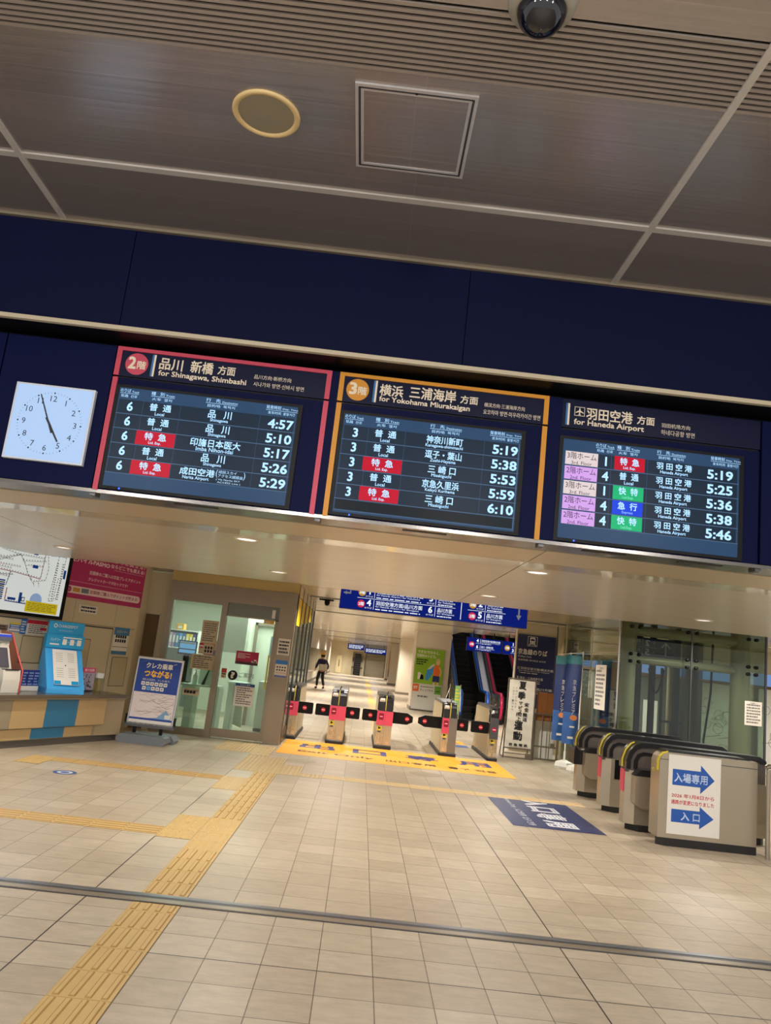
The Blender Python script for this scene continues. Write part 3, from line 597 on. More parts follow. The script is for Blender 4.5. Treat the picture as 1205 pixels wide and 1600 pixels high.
tac_run('faded pale tactile strip running right towards the entry gates', [('x', -.345+.299*i, 10.806, .299, .3) for i in range(12)], M('faded tactile paving', (208, 182, 136), .5, 0, noise=.08, nscale=9))
tac_run('yellow tactile strip down the middle of the far concourse', [('y', .45, 17.5+.6*i, .3, .6) for i in range(70)], M('far tactile paving', (206, 168, 96), .5))
b = MB(); rd = random.Random(5)  # irregular patches of darker grey on the tiles
for cx, cy, r in ((-.74, 12.25, .24), (1.21, 12.3, .3), (2.2, 12.25, .28), (.95, 16.9, .3), (1.9, 17.8, .3)):
    b.add([(cx+r*rd.uniform(.8, 1.1)*math.cos(a*math.pi/9), cy+.8*r*rd.uniform(.8, 1.1)*math.sin(a*math.pi/9), .0012) for a in range(18)], [tuple(range(18))], M('darker floor patch', (158, 144, 122), .5, 0, noise=.12, nscale=12))
o = b.build('grey_floor_patches'); tag(o, 'grey patches on the tiles around the exit mat', 'floor marks'); o['kind'] = 'stuff'
# mats: MB frame with u to the reader's right and v up the text
def floor_mat(x, y, ang): return Matrix.Translation((x, y, 0)) @ Matrix.Rotation(ang, 4, 'Z') @ Matrix(((1, 0, 0, 0), (0, 0, 1, 0), (0, -1, 0, 0), (0, 0, 0, 1)))
mo = M('orange floor film', (246, 172, 46), .45); mb_ = M('navy floor film', (38, 50, 96), .45); mink = M('mat navy lettering', (64, 66, 122), .5); mdk = M('mat dark lettering', (74, 54, 40), .5)
t = thing('floor_mat', 'orange exit only floor mat in front of the barrier gates', 'floor mat', (-1.2, 12.88, 0))
b = MB(floor_mat(0, 0, 0)); b.rect(0, 0, 3.92, 2.06, .002, mo); b.build('film', t)
b = MB(floor_mat(0, 0, 0))
for s_, u0, u1 in (('出', .3, .92), ('口', 1.24, 1.84), ('専', 2.18, 2.76), ('用', 3.12, 3.7)): b.text(s_, u0, 1.04, u1, 1.62, .003, mink, .03)
b.build('title', t); b = MB(floor_mat(0, 0, 0))
b.text('Exit Only', .32, .38, 1.6, .66, .003, mdk, .02); b.text('出口专用', 1.8, .38, 2.64, .62, .003, mdk, .02); b.text('출구 전용', 2.85, .38, 3.68, .62, .003, mdk, .02)
b.build('lettering', t)
t = thing('floor_mat', 'navy entrance only floor mat with sideways white lettering', 'floor mat', (1.9, 11.12, 0), -math.pi/2)
b = MB(floor_mat(0, 0, 0)); b.rect(0, 0, 2.1, 1.06, .002, mb_); b.build('film', t)
b = MB(floor_mat(0, 0, 0)); wl = M('mat white lettering', (214, 216, 222), .5)
for k, s_ in enumerate('入口専用'): b.text(s_, .26+.44*k, .44, .62+.44*k, .8, .003, wl, .05)
b.text('Entrance Only  入口专用  입구 전용', .26, .2, 1.98, .3, .003, wl, .01); b.build('lettering', t)
t = thing('floor_sticker', 'small round blue sticker on the floor tiles near the ticket counter', 'sticker', (-3.19, 9.21, 0))
b = MB(floor_mat(0, 0, 0)); b.disc(0, 0, .13, .0015, M('blue sticker', (60, 84, 140), .5)); b.disc(0, 0, .085, .002, M('pale sticker', (200, 204, 214), .5)); b.disc(0, .0, .05, .0025, M('blue sticker')); b.build('film', t)
t = thing('floor_mat', 'blue and yellow arrow floor film between the two right exit gates', 'floor mat', (2.0, 16.9, 0))
b = MB(floor_mat(0, 0, 0)); b.rect(0, .6, .5, 1.3, .002, mo); b.rect(0, 0, .5, .45, .002, M('blue sticker')); b.poly([(.1, .8), (.25, 1.15), (.4, .8)], .003, M('blue sticker')); b.build('film', t)
# ================================================================== TICKET GATES
gsteel = M('gate steel', (190, 174, 144), .28, .8, noise=.025, nscale=4, stretch=(1, 1, .08)); gblack = M('gate black top', (24, 24, 28), .3, 0, coat=.3)
lamp_red = M('no entry red', (206, 24, 50), .4, 0, .8); lamp_white = M('no entry white', (250, 220, 220), .4, 0, .9); sign_red = M('no entry sign red', (200, 30, 54), .4); sign_white = M('no entry sign white', (236, 206, 206), .5); plinth = M('gate plinth', (26, 25, 25), .5)
gpale = M('pale gate flank', (206, 190, 156), .45, .3)
def noentry(b, u, v, r, d, lit=True):
    b.disc(u, v, r, d, lamp_red if lit else sign_red, 24); b.rect(u-r*.7, v-r*.17, u+r*.7, v+r*.17, d+.0015, lamp_white if lit else sign_white)
def cap_profile(y0, y1, z0, z1, r=.13, n=6):   # side outline of the rounded gate top
    P = [(y0, z0)]+[(y0+r-r*math.cos(a), z1-r*.8+r*.8*math.sin(a)) for a in [i*math.pi/2/n for i in range(n+1)]]
    P += [(y1-r+r*math.sin(a), z1-r*.8+r*.8*math.cos(a)) for a in [i*math.pi/2/n for i in range(n+1)]]
    return P+[(y1, z0)]
def exit_gate(label, x0, w, ysh=0, pinkw=1.0, arrow=True, tall_hook=True, right_gray=False, pad=False):
    t = thing('ticket_gate', label, 'ticket gate', (x0, 15.0+ysh, 0), 0, 'exit gates with black flaps')
    L_ = 2.0
    b = MB(); b.bbox(-.02, w+.02, -.03, L_+.03, 0, .07, plinth, .02); b.build('plinth', t)
    b = MB(); b.box(0, w, .015, L_, .07, .69, gsteel); b.box(0, w*.49, .0, .02, .07, .43, gsteel); b.box(w*.51, w, .0, .02, .07, .43, gsteel)
    for u in (w*.22, w*.78): b.frame(u-.02, .1, u+.02, .14, .005, .001, white)
    b.build('body', t)
    b = MB()
    if not pad: b.box(.012, w-.012, .0, .02, .43, .69, M('panel back', (90, 40, 50), .5))
    b.prism([(y, z) for y, z in cap_profile(.03, L_-.02, .69, .96)], .02, w-.02, gblack, 'x'); b.prism([(y, z) for y, z in cap_profile(.25, L_-.2, .69, .985, .1)], .0, w, M('gate cap', (56, 56, 60), .35), 'x')
    b.build('top_cover', t)
    b = MB(); b.box(-.004, .0, .12, L_-.1, .1, .66, gpale); b.box(w, w+.004, .12, L_-.1, .1, .66, gpale); b.prism(cap_profile(.2, L_-.1, .69, .93), -.003, 0, gpale, 'x'); b.prism(cap_profile(.2, L_-.1, .69, .93), w, w+.003, gpale, 'x'); b.build('side_panel', t)
    b = MB()
    if pad: b.box(0, w, -.02, .02, .4, .79, M('grey reader', (72, 72, 78), .4)); b.box(0, w, -.01, .02, .79, .86, gblack)
    else:
        if pinkw < 1: b.box(.002, w*pinkw, -.012, .0, .41, .69, gatepink); b.box(w*pinkw, w, -.012, .0, .07, .7, M('grey gate front', (128, 124, 116), .4, .5))
        else: b.box(-.004, w+.004, -.012, .0, .43, .69, gatepink); b.rect(w*.5-.001, .43, w*.5+.001, .69, .013, M('pink seam', (170, 40, 80), .5))
    pf = b.build('front_panel', t)
    b = MB(); cu = w*.26 if not pad else w*.5; cv = .59 if not pad else .575
    if not pad: b.rrect(cu-.045, cv-.06, cu+.045, cv+.06, .02, .014, M('lamp window', (120, 20, 40), .3))
    noentry(b, cu, cv, .037 if not pad else .042, .0225 if pad else .0155); b.build('no_entry_lamp', pf)
    if arrow:
        b = MB(); u, v = (w*.22, .375) if not pad else (w*.4, .36)
        b.rect(u-.045, v-.04, u+.045, v+.04, .004, yellow); b.poly([(u-.025, v-.022), (u-.025, v+.03), (u+.03, v+.005)], .006, black); b.rect(u-.03, v-.075, u+.03, v-.05, .004, darksteel); b.build('arrow_plate', t, label='yellow arrow plate')
    b = MB(); b.rect(.02, .86, w*.42, .9, -.03, white); b.box(.03, w*.4, .02, .06, .885, .925, white); b.build('label_strip', t)
    if not pad:
        b = MB(); b.tube([(w*.5, .018, .70), (w*.5, .018, .86), (w*.5, .05, .95), (w*.5, .12, .99)], .011, M('olive tape', (168, 152, 60), .5), 8); b.build('yellow_tape', t, label='yellow tape strip')
    b = MB(); b.tube([(w*.5, .12, .97), (w*.5+.005, .1, 1.02), (w*.5+.02, .06, 1.055)], .012, steel2, 8); b.box(w*.3, w*.75, .08, .3, .955, .99, M('gate cap')); b.build('sensor_hook', t)
    return t
def flap(gate, u0, u1, pointed=0, z0=.478, z1=.69, y=.12):
    lo, hi = min(u0, u1), max(u0, u1); b = MB(); r = .025
    if pointed: P = [(u0, z0), (u1+(u0-u1)*.28, z0), (u1, z0+.055), (u1, z1-.055), (u1+(u0-u1)*.28, z1), (u0, z1)]
    else:
        P = []
        for cx, cy, a in ((hi-r, z1-r, 0), (lo+r, z1-r, 90), (lo+r, z0+r, 180), (hi-r, z0+r, 270)):
            for i in range(4): q = math.radians(a+30*i); P.append((cx+r*math.cos(q), cy+r*math.sin(q)))
    b.prism(P, y, y+.03, black); fo = b.build('flap', gate)
    b = MB(); u = u0+(u1-u0)*(.46 if not pointed else .72); noentry(b, u, (z0+z1)/2, .04, -y+.003, False); b.build('no_entry_sign', fo)
g1 = exit_gate('exit gate with one flap against the glass office corner, leftmost', -1.262, .18, 0, 1.0, False); flap(g1, .165, .462)
g2 = exit_gate('pink fronted exit gate with a square flap on each side, second from the office', -.475, .3); flap(g2, .0, -.28); flap(g2, .3, .57)
g3 = exit_gate('pink fronted exit gate with a pointed flap on its right, middle of the row', .43, .295); flap(g3, .0, -.285); flap(g3, .295, .685, 1)
g4 = exit_gate('exit gate half pink half grey with a pointed flap on its left', 1.668, .285, 0, .46); flap(g4, .0, -.45, 1); flap(g4, .285, .515)
g5 = exit_gate('narrow exit gate with a grey reader beside the calligraphy signboard, rightmost', 2.583, .16, .02, 1, True, True, False, True); flap(g5, .0, -.345)
# entry gates, lying along X on the right
def entry_gate(label, yc, x0, variant, L_=1.55, w=.26):
    # local x along the gate (to the right), local y across it
    t = thing('ticket_gate', label, 'ticket gate', (x0, yc, 0), 0, 'entry gates with black handrail tops')
    es = M('entry gate steel', (176, 165, 146), .3, .55, noise=.07, nscale=3, stretch=(1, 1, .06))
    P = [(.05, 0), (.17, -w/2+.0), (L_-.05, -w/2), (L_, -w/2+.05), (L_, w/2-.05), (L_-.05, w/2), (.17, w/2)]
    b = MB(); b.prism([(x-.0, y*.98) for x, y in P], 0, .075, plinth, 'z'); b.build('plinth', t)
    b = MB(); q = [(.0, -w*.28), (.11, -w/2), (L_, -w/2), (L_, w/2), (.11, w/2), (.0, w*.28)]
    b.prism(q, .075, .68, es, 'z'); bo = b.build('body', t)
    # rounded upper fairing and black handrail cap
    A = [(.0, .66), (.0, .78), (.03, .88), (.09, .95), (.16, .985), (.3, .99), (L_-.08, .975), (L_, .93), (L_, .66)]
    b = MB(); b.prism(A, -w*.36, w*.36, M('grey fairing', (98, 90, 84), .5), 'x' if False else 'y'); b.build('upper_fairing', t)
    cp = [(-.01, .70), (-.01, .80), (.022, .9), (.085, .975), (.16, 1.01), (.3, 1.015), (L_-.08, 1.0), (L_+.0, .955), (L_+.0, .92)]
    inn = [(L_-.05, .915), (L_-.1, .95), (.3, .962), (.18, .955), (.115, .925), (.07, .87), (.045, .8), (.045, .70)]
    b = MB(); b.prism(cp+inn, -w/2, w/2, gblack, 'y', True); b.build('handrail', t)
    if variant != 'plain':
        b = MB(); arch = [(.09, .70), (.09, .8), (.13, .875), (.2, .905), (.3, .9), (L_-.3, .79), (L_-.3, .7)]; inn2 = [(L_-.36, .72), (L_-.36, .755), (.29, .865), (.21, .865), (.16, .84), (.135, .79), (.135, .70)]
        b.prism(arch+inn2[0:], -w*.42, -w*.36, gblack, 'y'); b.build('arch_moulding', t)
    b = MB(); b.prism([(-.014, .71), (-.014, .80), (.018, .902), (.08, .98), (.115, 1.0), (.115, 1.008), (.075, .99), (.01, .905), (-.024, .80), (-.024, .71)], -.03, .005, yellow, 'y'); tp = b.build('yellow_tape', t, label='yellow tape on the front edge')
    if variant != 'hoodside': b = MB(); b.box(-.012, .0, -w*.26, w*.26, .43, .68, gatepink); b.build('front_panel', t, label='pink front panel')
    if variant in ('hood', 'hoodside'):
        b = MB(); b.box(.06, .5, -w/2-.14, -w/2, .33, .64, es); b.prism([(.06, .33), (.5, .33), (.5, .28), (.14, .28)], -w/2-.14, -w/2, es, 'y')
        h = b.build('side_hood', t); b = MB(); b.prism([(.05, .64), (.12, .715), (.5, .72), (.5, .64)], -w/2-.145, -w/2, gblack, 'y'); b.build('hood_top', h, label='black sloping hood top')
    if variant == 'recess':
        b = MB(); b.box(.16, .8, -w/2-.006, -w/2, .43, .68, black); b.build('flap_slot', t, label='black flap slot')
    if variant == 'hoodside': b = MB(); b.box(-.06, .1, -w/2+.02, w/2+.1, .45, .66, gblack); b.build('flap_housing', t)
    return t
entry_gate('entry gate farthest back in the right row, beside the flag bases', 11.86, 3.36, 'hoodside')
entry_gate('entry gate with a black flap slot and pink front, second from the back', 10.76, 3.38, 'recess', 1.68)
entry_gate('entry gate with a side hood next behind the postered gate', 9.6, 3.30, 'hood', 1.68)
t = thing('ticket_gate', 'nearest entry gate with a large arrow poster on its steel side', 'ticket gate', (3.42, 8.82, 0), 0, 'entry gates with black handrail tops')
es = M('entry gate steel')
b = MB(); b.prism([(.02, .05), (.1, .0), (1.12, .0), (1.12, .26), (.1, .26)], 0, .085, plinth, 'z'); b.build('plinth', t)
b = MB(); P = [(.02, .085), (.02, .88), (.035, .93), (.065, .965), (.12, .985), (1.0, .985), (1.1, .985), (1.12, .97), (1.12, .085)]; b.prism(P, .0, .26, es, 'y'); b.box(.02, 1.12, -.002, 0, .905, .912, darksteel); b.build('body', t)
b = MB(); b.prism([(.09, .985), (.12, 1.01), (1.0, 1.005), (1.08, .985)], .05, .26, gblack, 'y'); b.build('handrail', t)
b = MB(); b.prism([(.01, .78), (.01, .885), (.028, .94), (.062, .977), (.12, .997), (.12, .985), (.065, .965), (.035, .93), (.02, .88), (.02, .78)], .03, .07, yellow, 'y')
b.tube([(.0+.012*math.cos(a), .13, .775+.02*math.sin(a)) for a in [i*math.pi/5 for i in range(11)]], .004, yellow, 6); b.build('yellow_tape', t, label='yellow tape on the front edge')
p = thing('poster', 'white notice with two blue arrows taped to the nearest entry gate', 'poster', (3.537, 8.818, .132))
b = MB(); b.box(0, .588, -.003, 0, 0, .837, paper); b.build('sheet', p)
b = MB(); ab = M('arrow blue', (28, 84, 170), .5)
for v0, hh, tip, hw in ((.6, .085, .52, .153), (.194, .068, .52, .118)):
    b.poly([(.048, v0-hh), (.362, v0-hh), (.362, v0-hw), (tip, v0), (.362, v0+hw), (.362, v0+hh), (.048, v0+hh)], .0036, ab)
b.build('arrows', p, label='blue arrows')
b = MB(); lw_ = M('pale arrow lettering', (190, 208, 236), .6)
b.text('入場専用', .068, .548, .44, .648, .0044, lw_, .02); b.text('入 口', .155, .15, .365, .238, .0044, lw_, .02); b.text('入場専用', .074, .552, .434, .642, .0047, ab); b.text('入 口', .161, .155, .36, .232, .0047, ab)
b.text('2026 年1月8日から', .045, .385, .52, .43, .0044, red, .012); b.text('通路が変更になりました', .042, .315, .52, .362, .0044, red, .012); b.build('lettering', p)
# stainless rail at the right edge
t = thing('handrail', 'stainless guard rail with a glossy panel right of the postered gate', 'handrail', (4.56, 8.68, 0))
for x in (.03, .75, 1.45):
    b = MB(); b.tube([(x, 0, 0), (x, 0, .93)], .024, steel, 14); b.build('post', t)
b = MB(); b.tube([(-.0, 0, .95), (.03, 0, .965), (1.5, 0, .965)], .026, steel2, 14); b.build('top_rail', t)
b = MB(); b.box(.08, 1.45, -.012, .012, .1, .9, M('rail panel', (168, 170, 168), .18, .9)); b.build('panel', t)
# ================================================================== TICKET COUNTER AND ITS WALL
def wall_thing(name, label, cat, s, off, z, group=None, turn=0):
    p = WM @ Vector((s, -off, z)); return thing(name, label, cat, p, WR+turn, group)
cbeige = M('counter beige panel', (186, 158, 112), .45); cgrey = M('counter grey panel', (150, 138, 116), .45); cblue = M('counter blue panel', (44, 116, 156), .4); ctop = M('counter top laminate', (96, 86, 74), .2)
t = wall_thing('ticket_counter', 'low ticket counter with beige, grey and blue front panels along the left wall', 'counter', 0, 0, 0)
b = MB(); b.box(-3.2, 1.5, -.78, 0, .0, .09, M('counter plinth', (84, 78, 72), .4)); b.build('plinth', t)
b = MB(); b.box(-3.2, 1.0, -.79, -.005, .09, .62, cgrey); b.prism([(1.0, -.79), (1.5, -.84), (1.62, -.5), (1.62, -.005), (1.0, -.005)], .09, .62, M('counter end panel', (170, 152, 122), .45), 'z'); b.build('body', t)
for s0, s1, z0, z1, m, dd in ((-.62, -.05, .25, .625, cbeige, .05), (-.045, .535, .25, .625, cblue, .05), (.54, 1.11, .25, .625, cbeige, .05), (-1.2, -.625, .25, .625, cgrey, .05), (-.76, -.2, .1, .235, cbeige, .01), (-.195, .385, .1, .235, cblue, .01), (.39, .94, .1, .235, cbeige, .01), (-1.3, -.765, .1, .235, cgrey, .01)):
    b = MB(); b.box(s0, s1, -.79-dd, -.78, z0, z1, m); b.build('front_panel', t)
b = MB(); b.bbox(-3.2, 1.5, -.90, -.003, .635, .685, ctop, .008); b.box(-3.2, 1.48, -.895, -.885, .625, .64, steel); b.build('worktop', t)
# fare map on the wall
t = wall_thing('fare_map', 'large lit railway fare map in a black frame, cut off by the left edge', 'map', -2.3, 0, 1.69)
b = MB()
b.box(0, 3.03, -.06, -.002, 0, .05, black); b.box(0, 3.03, -.06, -.002, 1.05, 1.1, black); b.box(0, .05, -.06, -.002, .05, 1.05, black); b.box(2.97, 3.03, -.06, -.002, .05, 1.05, black); b.build('frame', t)
b = MB(); b.rect(.05, .05, 2.97, 1.05, .045, M('lit map panel', (214, 217, 212), .4, 0, .85)); mp_ = b.build('panel', t)
b = MB(); d = .047; U = lambda u: u+2.3
mk = M('map ink', (112, 114, 122), .5); mp = M('map pink line', (206, 120, 140), .5); mblue = M('map blue', (40, 84, 180), .5, 0, .3); mgr = M('map green', (130, 160, 110), .5)
rd = random.Random(11)
def route(pts, m, w=.0045, stations=True):
    for (a, c_), (e, f_) in zip(pts, pts[1:]):
        b.line(U(a), c_-1.69, U(e), f_-1.69, w, d, m)
        L_ = math.hypot(e-a, f_-c_); n = int(L_/.045) if stations else 0
        for i in range(n):
            q = (i+.5)/n; x, z = a+(e-a)*q, c_+(f_-c_)*q; b.rect(U(x)-.009, z-1.69+.009, U(x)+.009, z-1.69+.019, d+.001, mk)
for k in range(3): route([(-2.2, 2.2+.11*k), (-1.2, 2.25+.1*k), (-.35, 2.2+.12*k)], (mk, mgr, mk)[k])
route([(-.57, 2.57), (-.27, 2.53), (.2, 2.54)], mk); route([(-.9, 2.45), (-.5, 2.46), (-.24, 2.53)], mgr); route([(-.24, 2.53), (-.13, 2.4), (-.06, 2.28), (.03, 2.2)], mk, .007); route([(-.24, 2.53), (-.6, 2.4), (-1.0, 2.38)], mk)
route([(-1.2, 2.3), (-.31, 2.28), (.18, 2.24), (.2, 2.62)], mp, .01); route([(-.4, 2.08), (-.36, 2.28)], mblue, .01); route([(.2, 2.62), (.24, 2.62), (.3, 2.4), (.28, 2.23), (.05, 2.18), (-.01, 2.22)], mk); route([(-.1, 2.4), (.2, 2.42)], mk); route([(-.2, 2.45), (.24, 2.5)], mgr)
route([(-.8, 2.2), (-.31, 2.24)], mk, .007); route([(-.9, 2.36), (-.2, 2.36)], mp); route([(-.37, 1.88), (-.37, 2.05)], M('map red', (220, 90, 60), .5), .014); route([(-.37, 1.87), (.0, 1.86)], mblue, .014); route([(.05, 2.18), (.1, 2.12)], mk); route([(.15, 2.2), (.18, 2.12)], mk)
route([(.46, 2.62), (.42, 2.2), (.4, 1.94), (.49, 1.95), (.52, 2.3)], mk); route([(.6, 2.62), (.58, 2.3), (.53, 1.96)], mp); route([(.3, 2.6), (.46, 2.62), (.6, 2.62)], mk); route([(-2.2, 2.1), (-1.5, 2.3), (-1.2, 2.3)], mk); route([(-2.2, 1.9), (-1.2, 2.0), (-.4, 2.08)], mk)
for k in range(16): b.rect(U(.44), 1.98+.035*k-1.69, U(.475), 1.992+.035*k-1.69, d+.001, mk); b.rect(U(.545), 1.98+.035*k-1.69, U(.58), 1.992+.035*k-1.69, d+.001, mk)
for k in range(10): b.rect(U(-.52), 1.88+.028*k-1.69, U(-.42), 1.9+.028*k-1.69, d+.001, mblue if k % 2 else mk)
for u, z, w, h in ((-.02, 2.57, .08, .035), (.0, 2.38, .1, .045), (.6, 2.3, .045, .13), (-.14, 1.86, .05, .15), (-.33, 1.89, .14, .035)): b.rect(U(u), z-1.69, U(u+w), z+h-1.69, d+.0012, mblue)
b.frame(U(-.09), 1.89-1.69, U(-.03), 1.95-1.69, .012, d+.001, mk)
b.disc(U(.17), 1.93-1.69, .11, d+.0008, M('map bay blue', (170, 200, 240), .5, 0, .5), 28, .1); b.rect(U(.11), 1.80-1.69, U(.24), 1.9-1.69, d+.0008, M('map bay blue'))
b.rect(U(.0), 1.755-1.69, U(.6), 1.91-1.69, d+.002, M('map yellow box', (240, 212, 20), .5, 0, .5)); b.lines(U(.04), 1.775-1.69, U(.57), 1.895-1.69, 5, d+.003, mk, 4, .3)
b.build('map_print', mp_)
# wide pink poster
t = wall_thing('poster', 'wide crimson pass poster between the fare map and the office', 'poster', .745, 0, 2.045)
b = MB(); b.box(0, 1.75, -.008, -.002, 0, .7, M('crimson poster', (178, 40, 104), .5)); b.build('sheet', t)
b = MB(); d = .0095; wp = M('poster white print', (236, 214, 222), .6)
b.rrect(-.03+.04, .075, 1.7, .19, .056, d, M('poster pale pill', (232, 208, 210), .6), 8); b.disc(.06, .132, .046, d+.001, M('crimson poster')); b.text('ポイント', .03, .12, .09, .145, d+.002, wp)
b.rect(.14, .1, .285, .165, d+.001, M('card gold', (190, 140, 50), .5)); b.rect(.315, .1, .475, .17, d+.001, M('card grey', (110, 120, 130), .5))
b.text('定期券ご購入でポイントが貯まる!', .5, .105, 1.65, .165, d+.001, M('poster dark red', (150, 36, 84), .6), .012)
b.text('モバイルPASMO', -.0+.005, .562, .845, .64, d, wp, .03); b.text('ならどこでも買える!', .87, .572, 1.71, .64, d, wp, .03); b.text('いつでもどこでも買える!', .3, .66, 1.7, .695, d, wp, .02); b.text('定期券のご購入は京急プレミアポイント', .42, .405, 1.65, .465, d, wp, .014); b.text('クレジットカードがおトクです!', .42, .305, 1.34, .36, d, wp, .014)
b.rect(.02, .258, 1.73, .262, d, wp); b.rect(.95, .545, 1.7, .549, d, wp)
b.build('print', t)
def sheet(name, label, cat, parent_fn, w, h, bg, bands=(), rows=6, seed=1, inkm=None, title=None, thick=.003, margin=.1, extra=None):
    """a printed notice: sheet with coloured bands and rows of small print"""
    t = parent_fn(name, label, cat); b = MB(); b.box(0, w, -thick, 0, 0, h, bg); b.build('sheet', t)
    b = MB(); d = thick+.0012
    for v0, v1, m in bands: b.rect(0, v0*h, w, v1*h, d, m)
    top = min([v for v, _, _ in bands if v > .5]+[.94])
    low = max([v for _, v, _ in bands if v < .5]+[.05])
    if title: b.text(title[0], w*title[1], h*title[2], w*title[3], h*title[4], d+.001, title[5], .01)
    if rows: b.lines(w*margin, h*(low+.02), w*(1-margin), h*(top-.03), rows, d+.0005, inkm or grayink, seed)
    if extra: extra(b, d+.0015)
    b.build('print', t); return t
at_wall = lambda s, off, z: (lambda n, l, c: wall_thing(n, l, c, s, off, z))
sheet('notice', 'white camera notice under the crimson poster', 'notice', at_wall(1.09, .001, 1.845), .4, .12, paper, (), 2, 2, ink, ('防犯カメラ作動中', .1, .62, .9, .9, ink))
def pictos(b, d):
    for i in range(5):
        for j in range(2): b.rect(.05+.055*i, .2+.07*j, .09+.055*i, .25+.07*j, d, ink)
sheet('notice', 'narrow blue and white notice on the wall right of the counter', 'notice', at_wall(1.965, .001, 1.24), .37, .445, paper, ((.72, 1, M('notice blue', (70, 124, 168), .5)), (0, .13, M('notice blue')), (.27, .29, M('notice brown', (140, 90, 60), .5))), 0, 3, ink, ('エスカレーター', .15, .8, .85, .9, paper), extra=pictos)
sheet('notice', 'white notice with a red header above the beige access panel', 'notice', at_wall(.145, .001, 1.437), .385, .21, paper, ((.74, 1, M('header red', (196, 24, 62), .5)),), 5, 4, grayink, extra=lambda b, d: b.rect(.25, .07, .37, .11, d, M('header red')))
sheet('notice', 'tall narrow blue sign sticking out beside the red headed notice', 'notice', at_wall(.035, .004, 1.435), .105, .21, M('notice bright blue', (24, 108, 190), .5), (), 5, 5, paper)
sheet('notice', 'small blue notice with a yellow top strip behind the ticket machine', 'notice', at_wall(-.155, .001, 1.455), .185, .13, M('notice bright blue'), ((.78, 1, yellow), (.08, .3, paper)), 2, 6, paper)
sheet('notice', 'small dark photo card at the left edge above the ticket machine', 'notice', at_wall(-.36, .001, 1.46), .18, .08, M('photo card', (120, 100, 90), .5), (), 2, 7, ink)
# white fare adjustment machine
t = wall_thing('ticket_machine', 'white ticket machine with a dark screen at the left end of the counter', 'ticket machine', -1.0, .42, .687)
mw = M('machine white', (218, 214, 204), .4)
b = MB(); b.prism([(-.18, 0), (-.18, .22), (-.1, .3), (.02, .58), (.02, .74), (.3, .74), (.3, 0)], 0, .54, mw, 'x'); b.build('body', t)
b = MB(); b.prism([(-.105, .31), (-.005, .555), (-.012, .56), (-.113, .314)], .07, .49, M('machine screen', (84, 84, 96), .15), 'x'); b.build('screen', t)
b = MB(); b.box(.0, .54, -.0, .015, .7, .73, M('blue lit strip', (70, 90, 220), .4, 0, .8)); b.box(.0, .54, -.01, .01, .645, .7, M('machine grey head', (100, 104, 118), .4)); b.rect(.3, .66, .34, .69, .012, black); b.build('status_lamp', t)
b = MB(); b.M = at(0, -.0, 0); b.text('ICカード', .08, .6, .26, .63, -.014, ink, .01); b.text('チャージ', .33, .6, .5, .63, -.014, M('green ink', (30, 120, 60), .6), .01); b.build('lettering', t)
b = MB(); b.box(.0, .26, -.24, -.17, .02, .16, black); b.tube([(.13, -.25, .05), (.13, -.25, .18)], .04, darksteel, 12); b.build('coin_slot', t)
b = MB(); b.box(.28, .56, -.27, -.17, .0, .17, mw); b.prism([(-.27, .17), (-.25, .29), (-.17, .29), (-.17, .17)], .28, .56, mw, 'x'); b.box(.31, .53, -.26, -.18, .285, .3, darksteel); b.build('receipt_tray', t)
t = wall_thing('partition_sheet', 'clear acrylic partition with a red edge beside the ticket machine', 'partition', -.36, .1, .686)
b = MB(); b.prism([(0, 0), (-.52, 0), (-.52, .28), (-.4, .45), (-.2, .76), (0, .78)], 0, .006, glass('pink acrylic', (238, 200, 196), .06), 'x'); b.build('sheet', t)
b = MB(); b.tube([(.003, -.52, .0), (.003, -.52, .28), (.003, -.4, .45), (.003, -.2, .76)], .009, M('red acrylic edge', (236, 96, 90), .4), 6); b.build('red_edge', t)
def booklet_rack(label, s, off, z, w, h, cover, n):
    t = wall_thing('booklet_rack', label, 'brochure rack', s, off, z); b = MB(); b.box(0, w, -.06, .1, 0, .012, clear); b.box(0, w, -.06, -.054, 0, .07, paper); b.box(0, w, .09, .1, 0, h*.9, clear); b.build('holder', t)
    return t
t = booklet_rack('clear rack of dark blue brochures right of the ticket machine', -.2, .42, .687, .3, .3, None, 3)
for k in range(3):
    b = MB(WM @ at(-.195+.098*k, -.42, .70)); b.box(0, .093, -.045, -.01, 0, .27-.0*k, M('brochure navy', (34, 52, 124), .45)); b.lines(.01, .06, .085, .25, 5, .047, M('brochure pale print', (150, 166, 210), .6), 20+k, .4)
    tag(b.build('brochure'), 'dark blue brochure in the clear rack, %s' % ('left slot', 'middle slot', 'right slot')[k], 'brochure', 'dark blue brochures in the counter rack')
# power bank stand
cb = M('charger blue', (64, 168, 236), .35); cb2 = M('charger header blue', (14, 150, 206), .4)
t = wall_thing('power_bank_stand', 'bright blue phone battery rental stand on the ticket counter', 'charging stand', .17, .36, .687, None, -.42); t.scale = (.88, 1, 1)
b = MB(); b.box(.02, .62, -.36, .02, 0, .07, cb); b.prism([(-.36, .07), (-.02, .61), (.06, .61), (.12, .0), (-.3, .0)], 0.02, .62, cb, 'x'); b.build('body', t)
b = MB(); ang = math.atan2(.34, .54); b.M = Matrix.Translation((0, -.347, .115)) @ Matrix.Rotation(-ang, 4, 'X')
b.rrect(.12, .0, .52, .55, .01, .016, white); fp = M('slot grey', (150, 146, 140), .5)
for i in range(5):
    for u in (.17, .36):
        b.rect(u, .12+.032*i, u+.11, .126+.032*i, .0175, fp); b.rect(u, .36+.032*i, u+.11, .366+.032*i, .0175, fp)
b.disc(.32, .3, .01, .0175, black, 12); b.rect(.125, .005, .23, .06, .0175, cb2); b.rect(.4, .005, .515, .06, .0175, cb2); b.build('slot_panel', t)
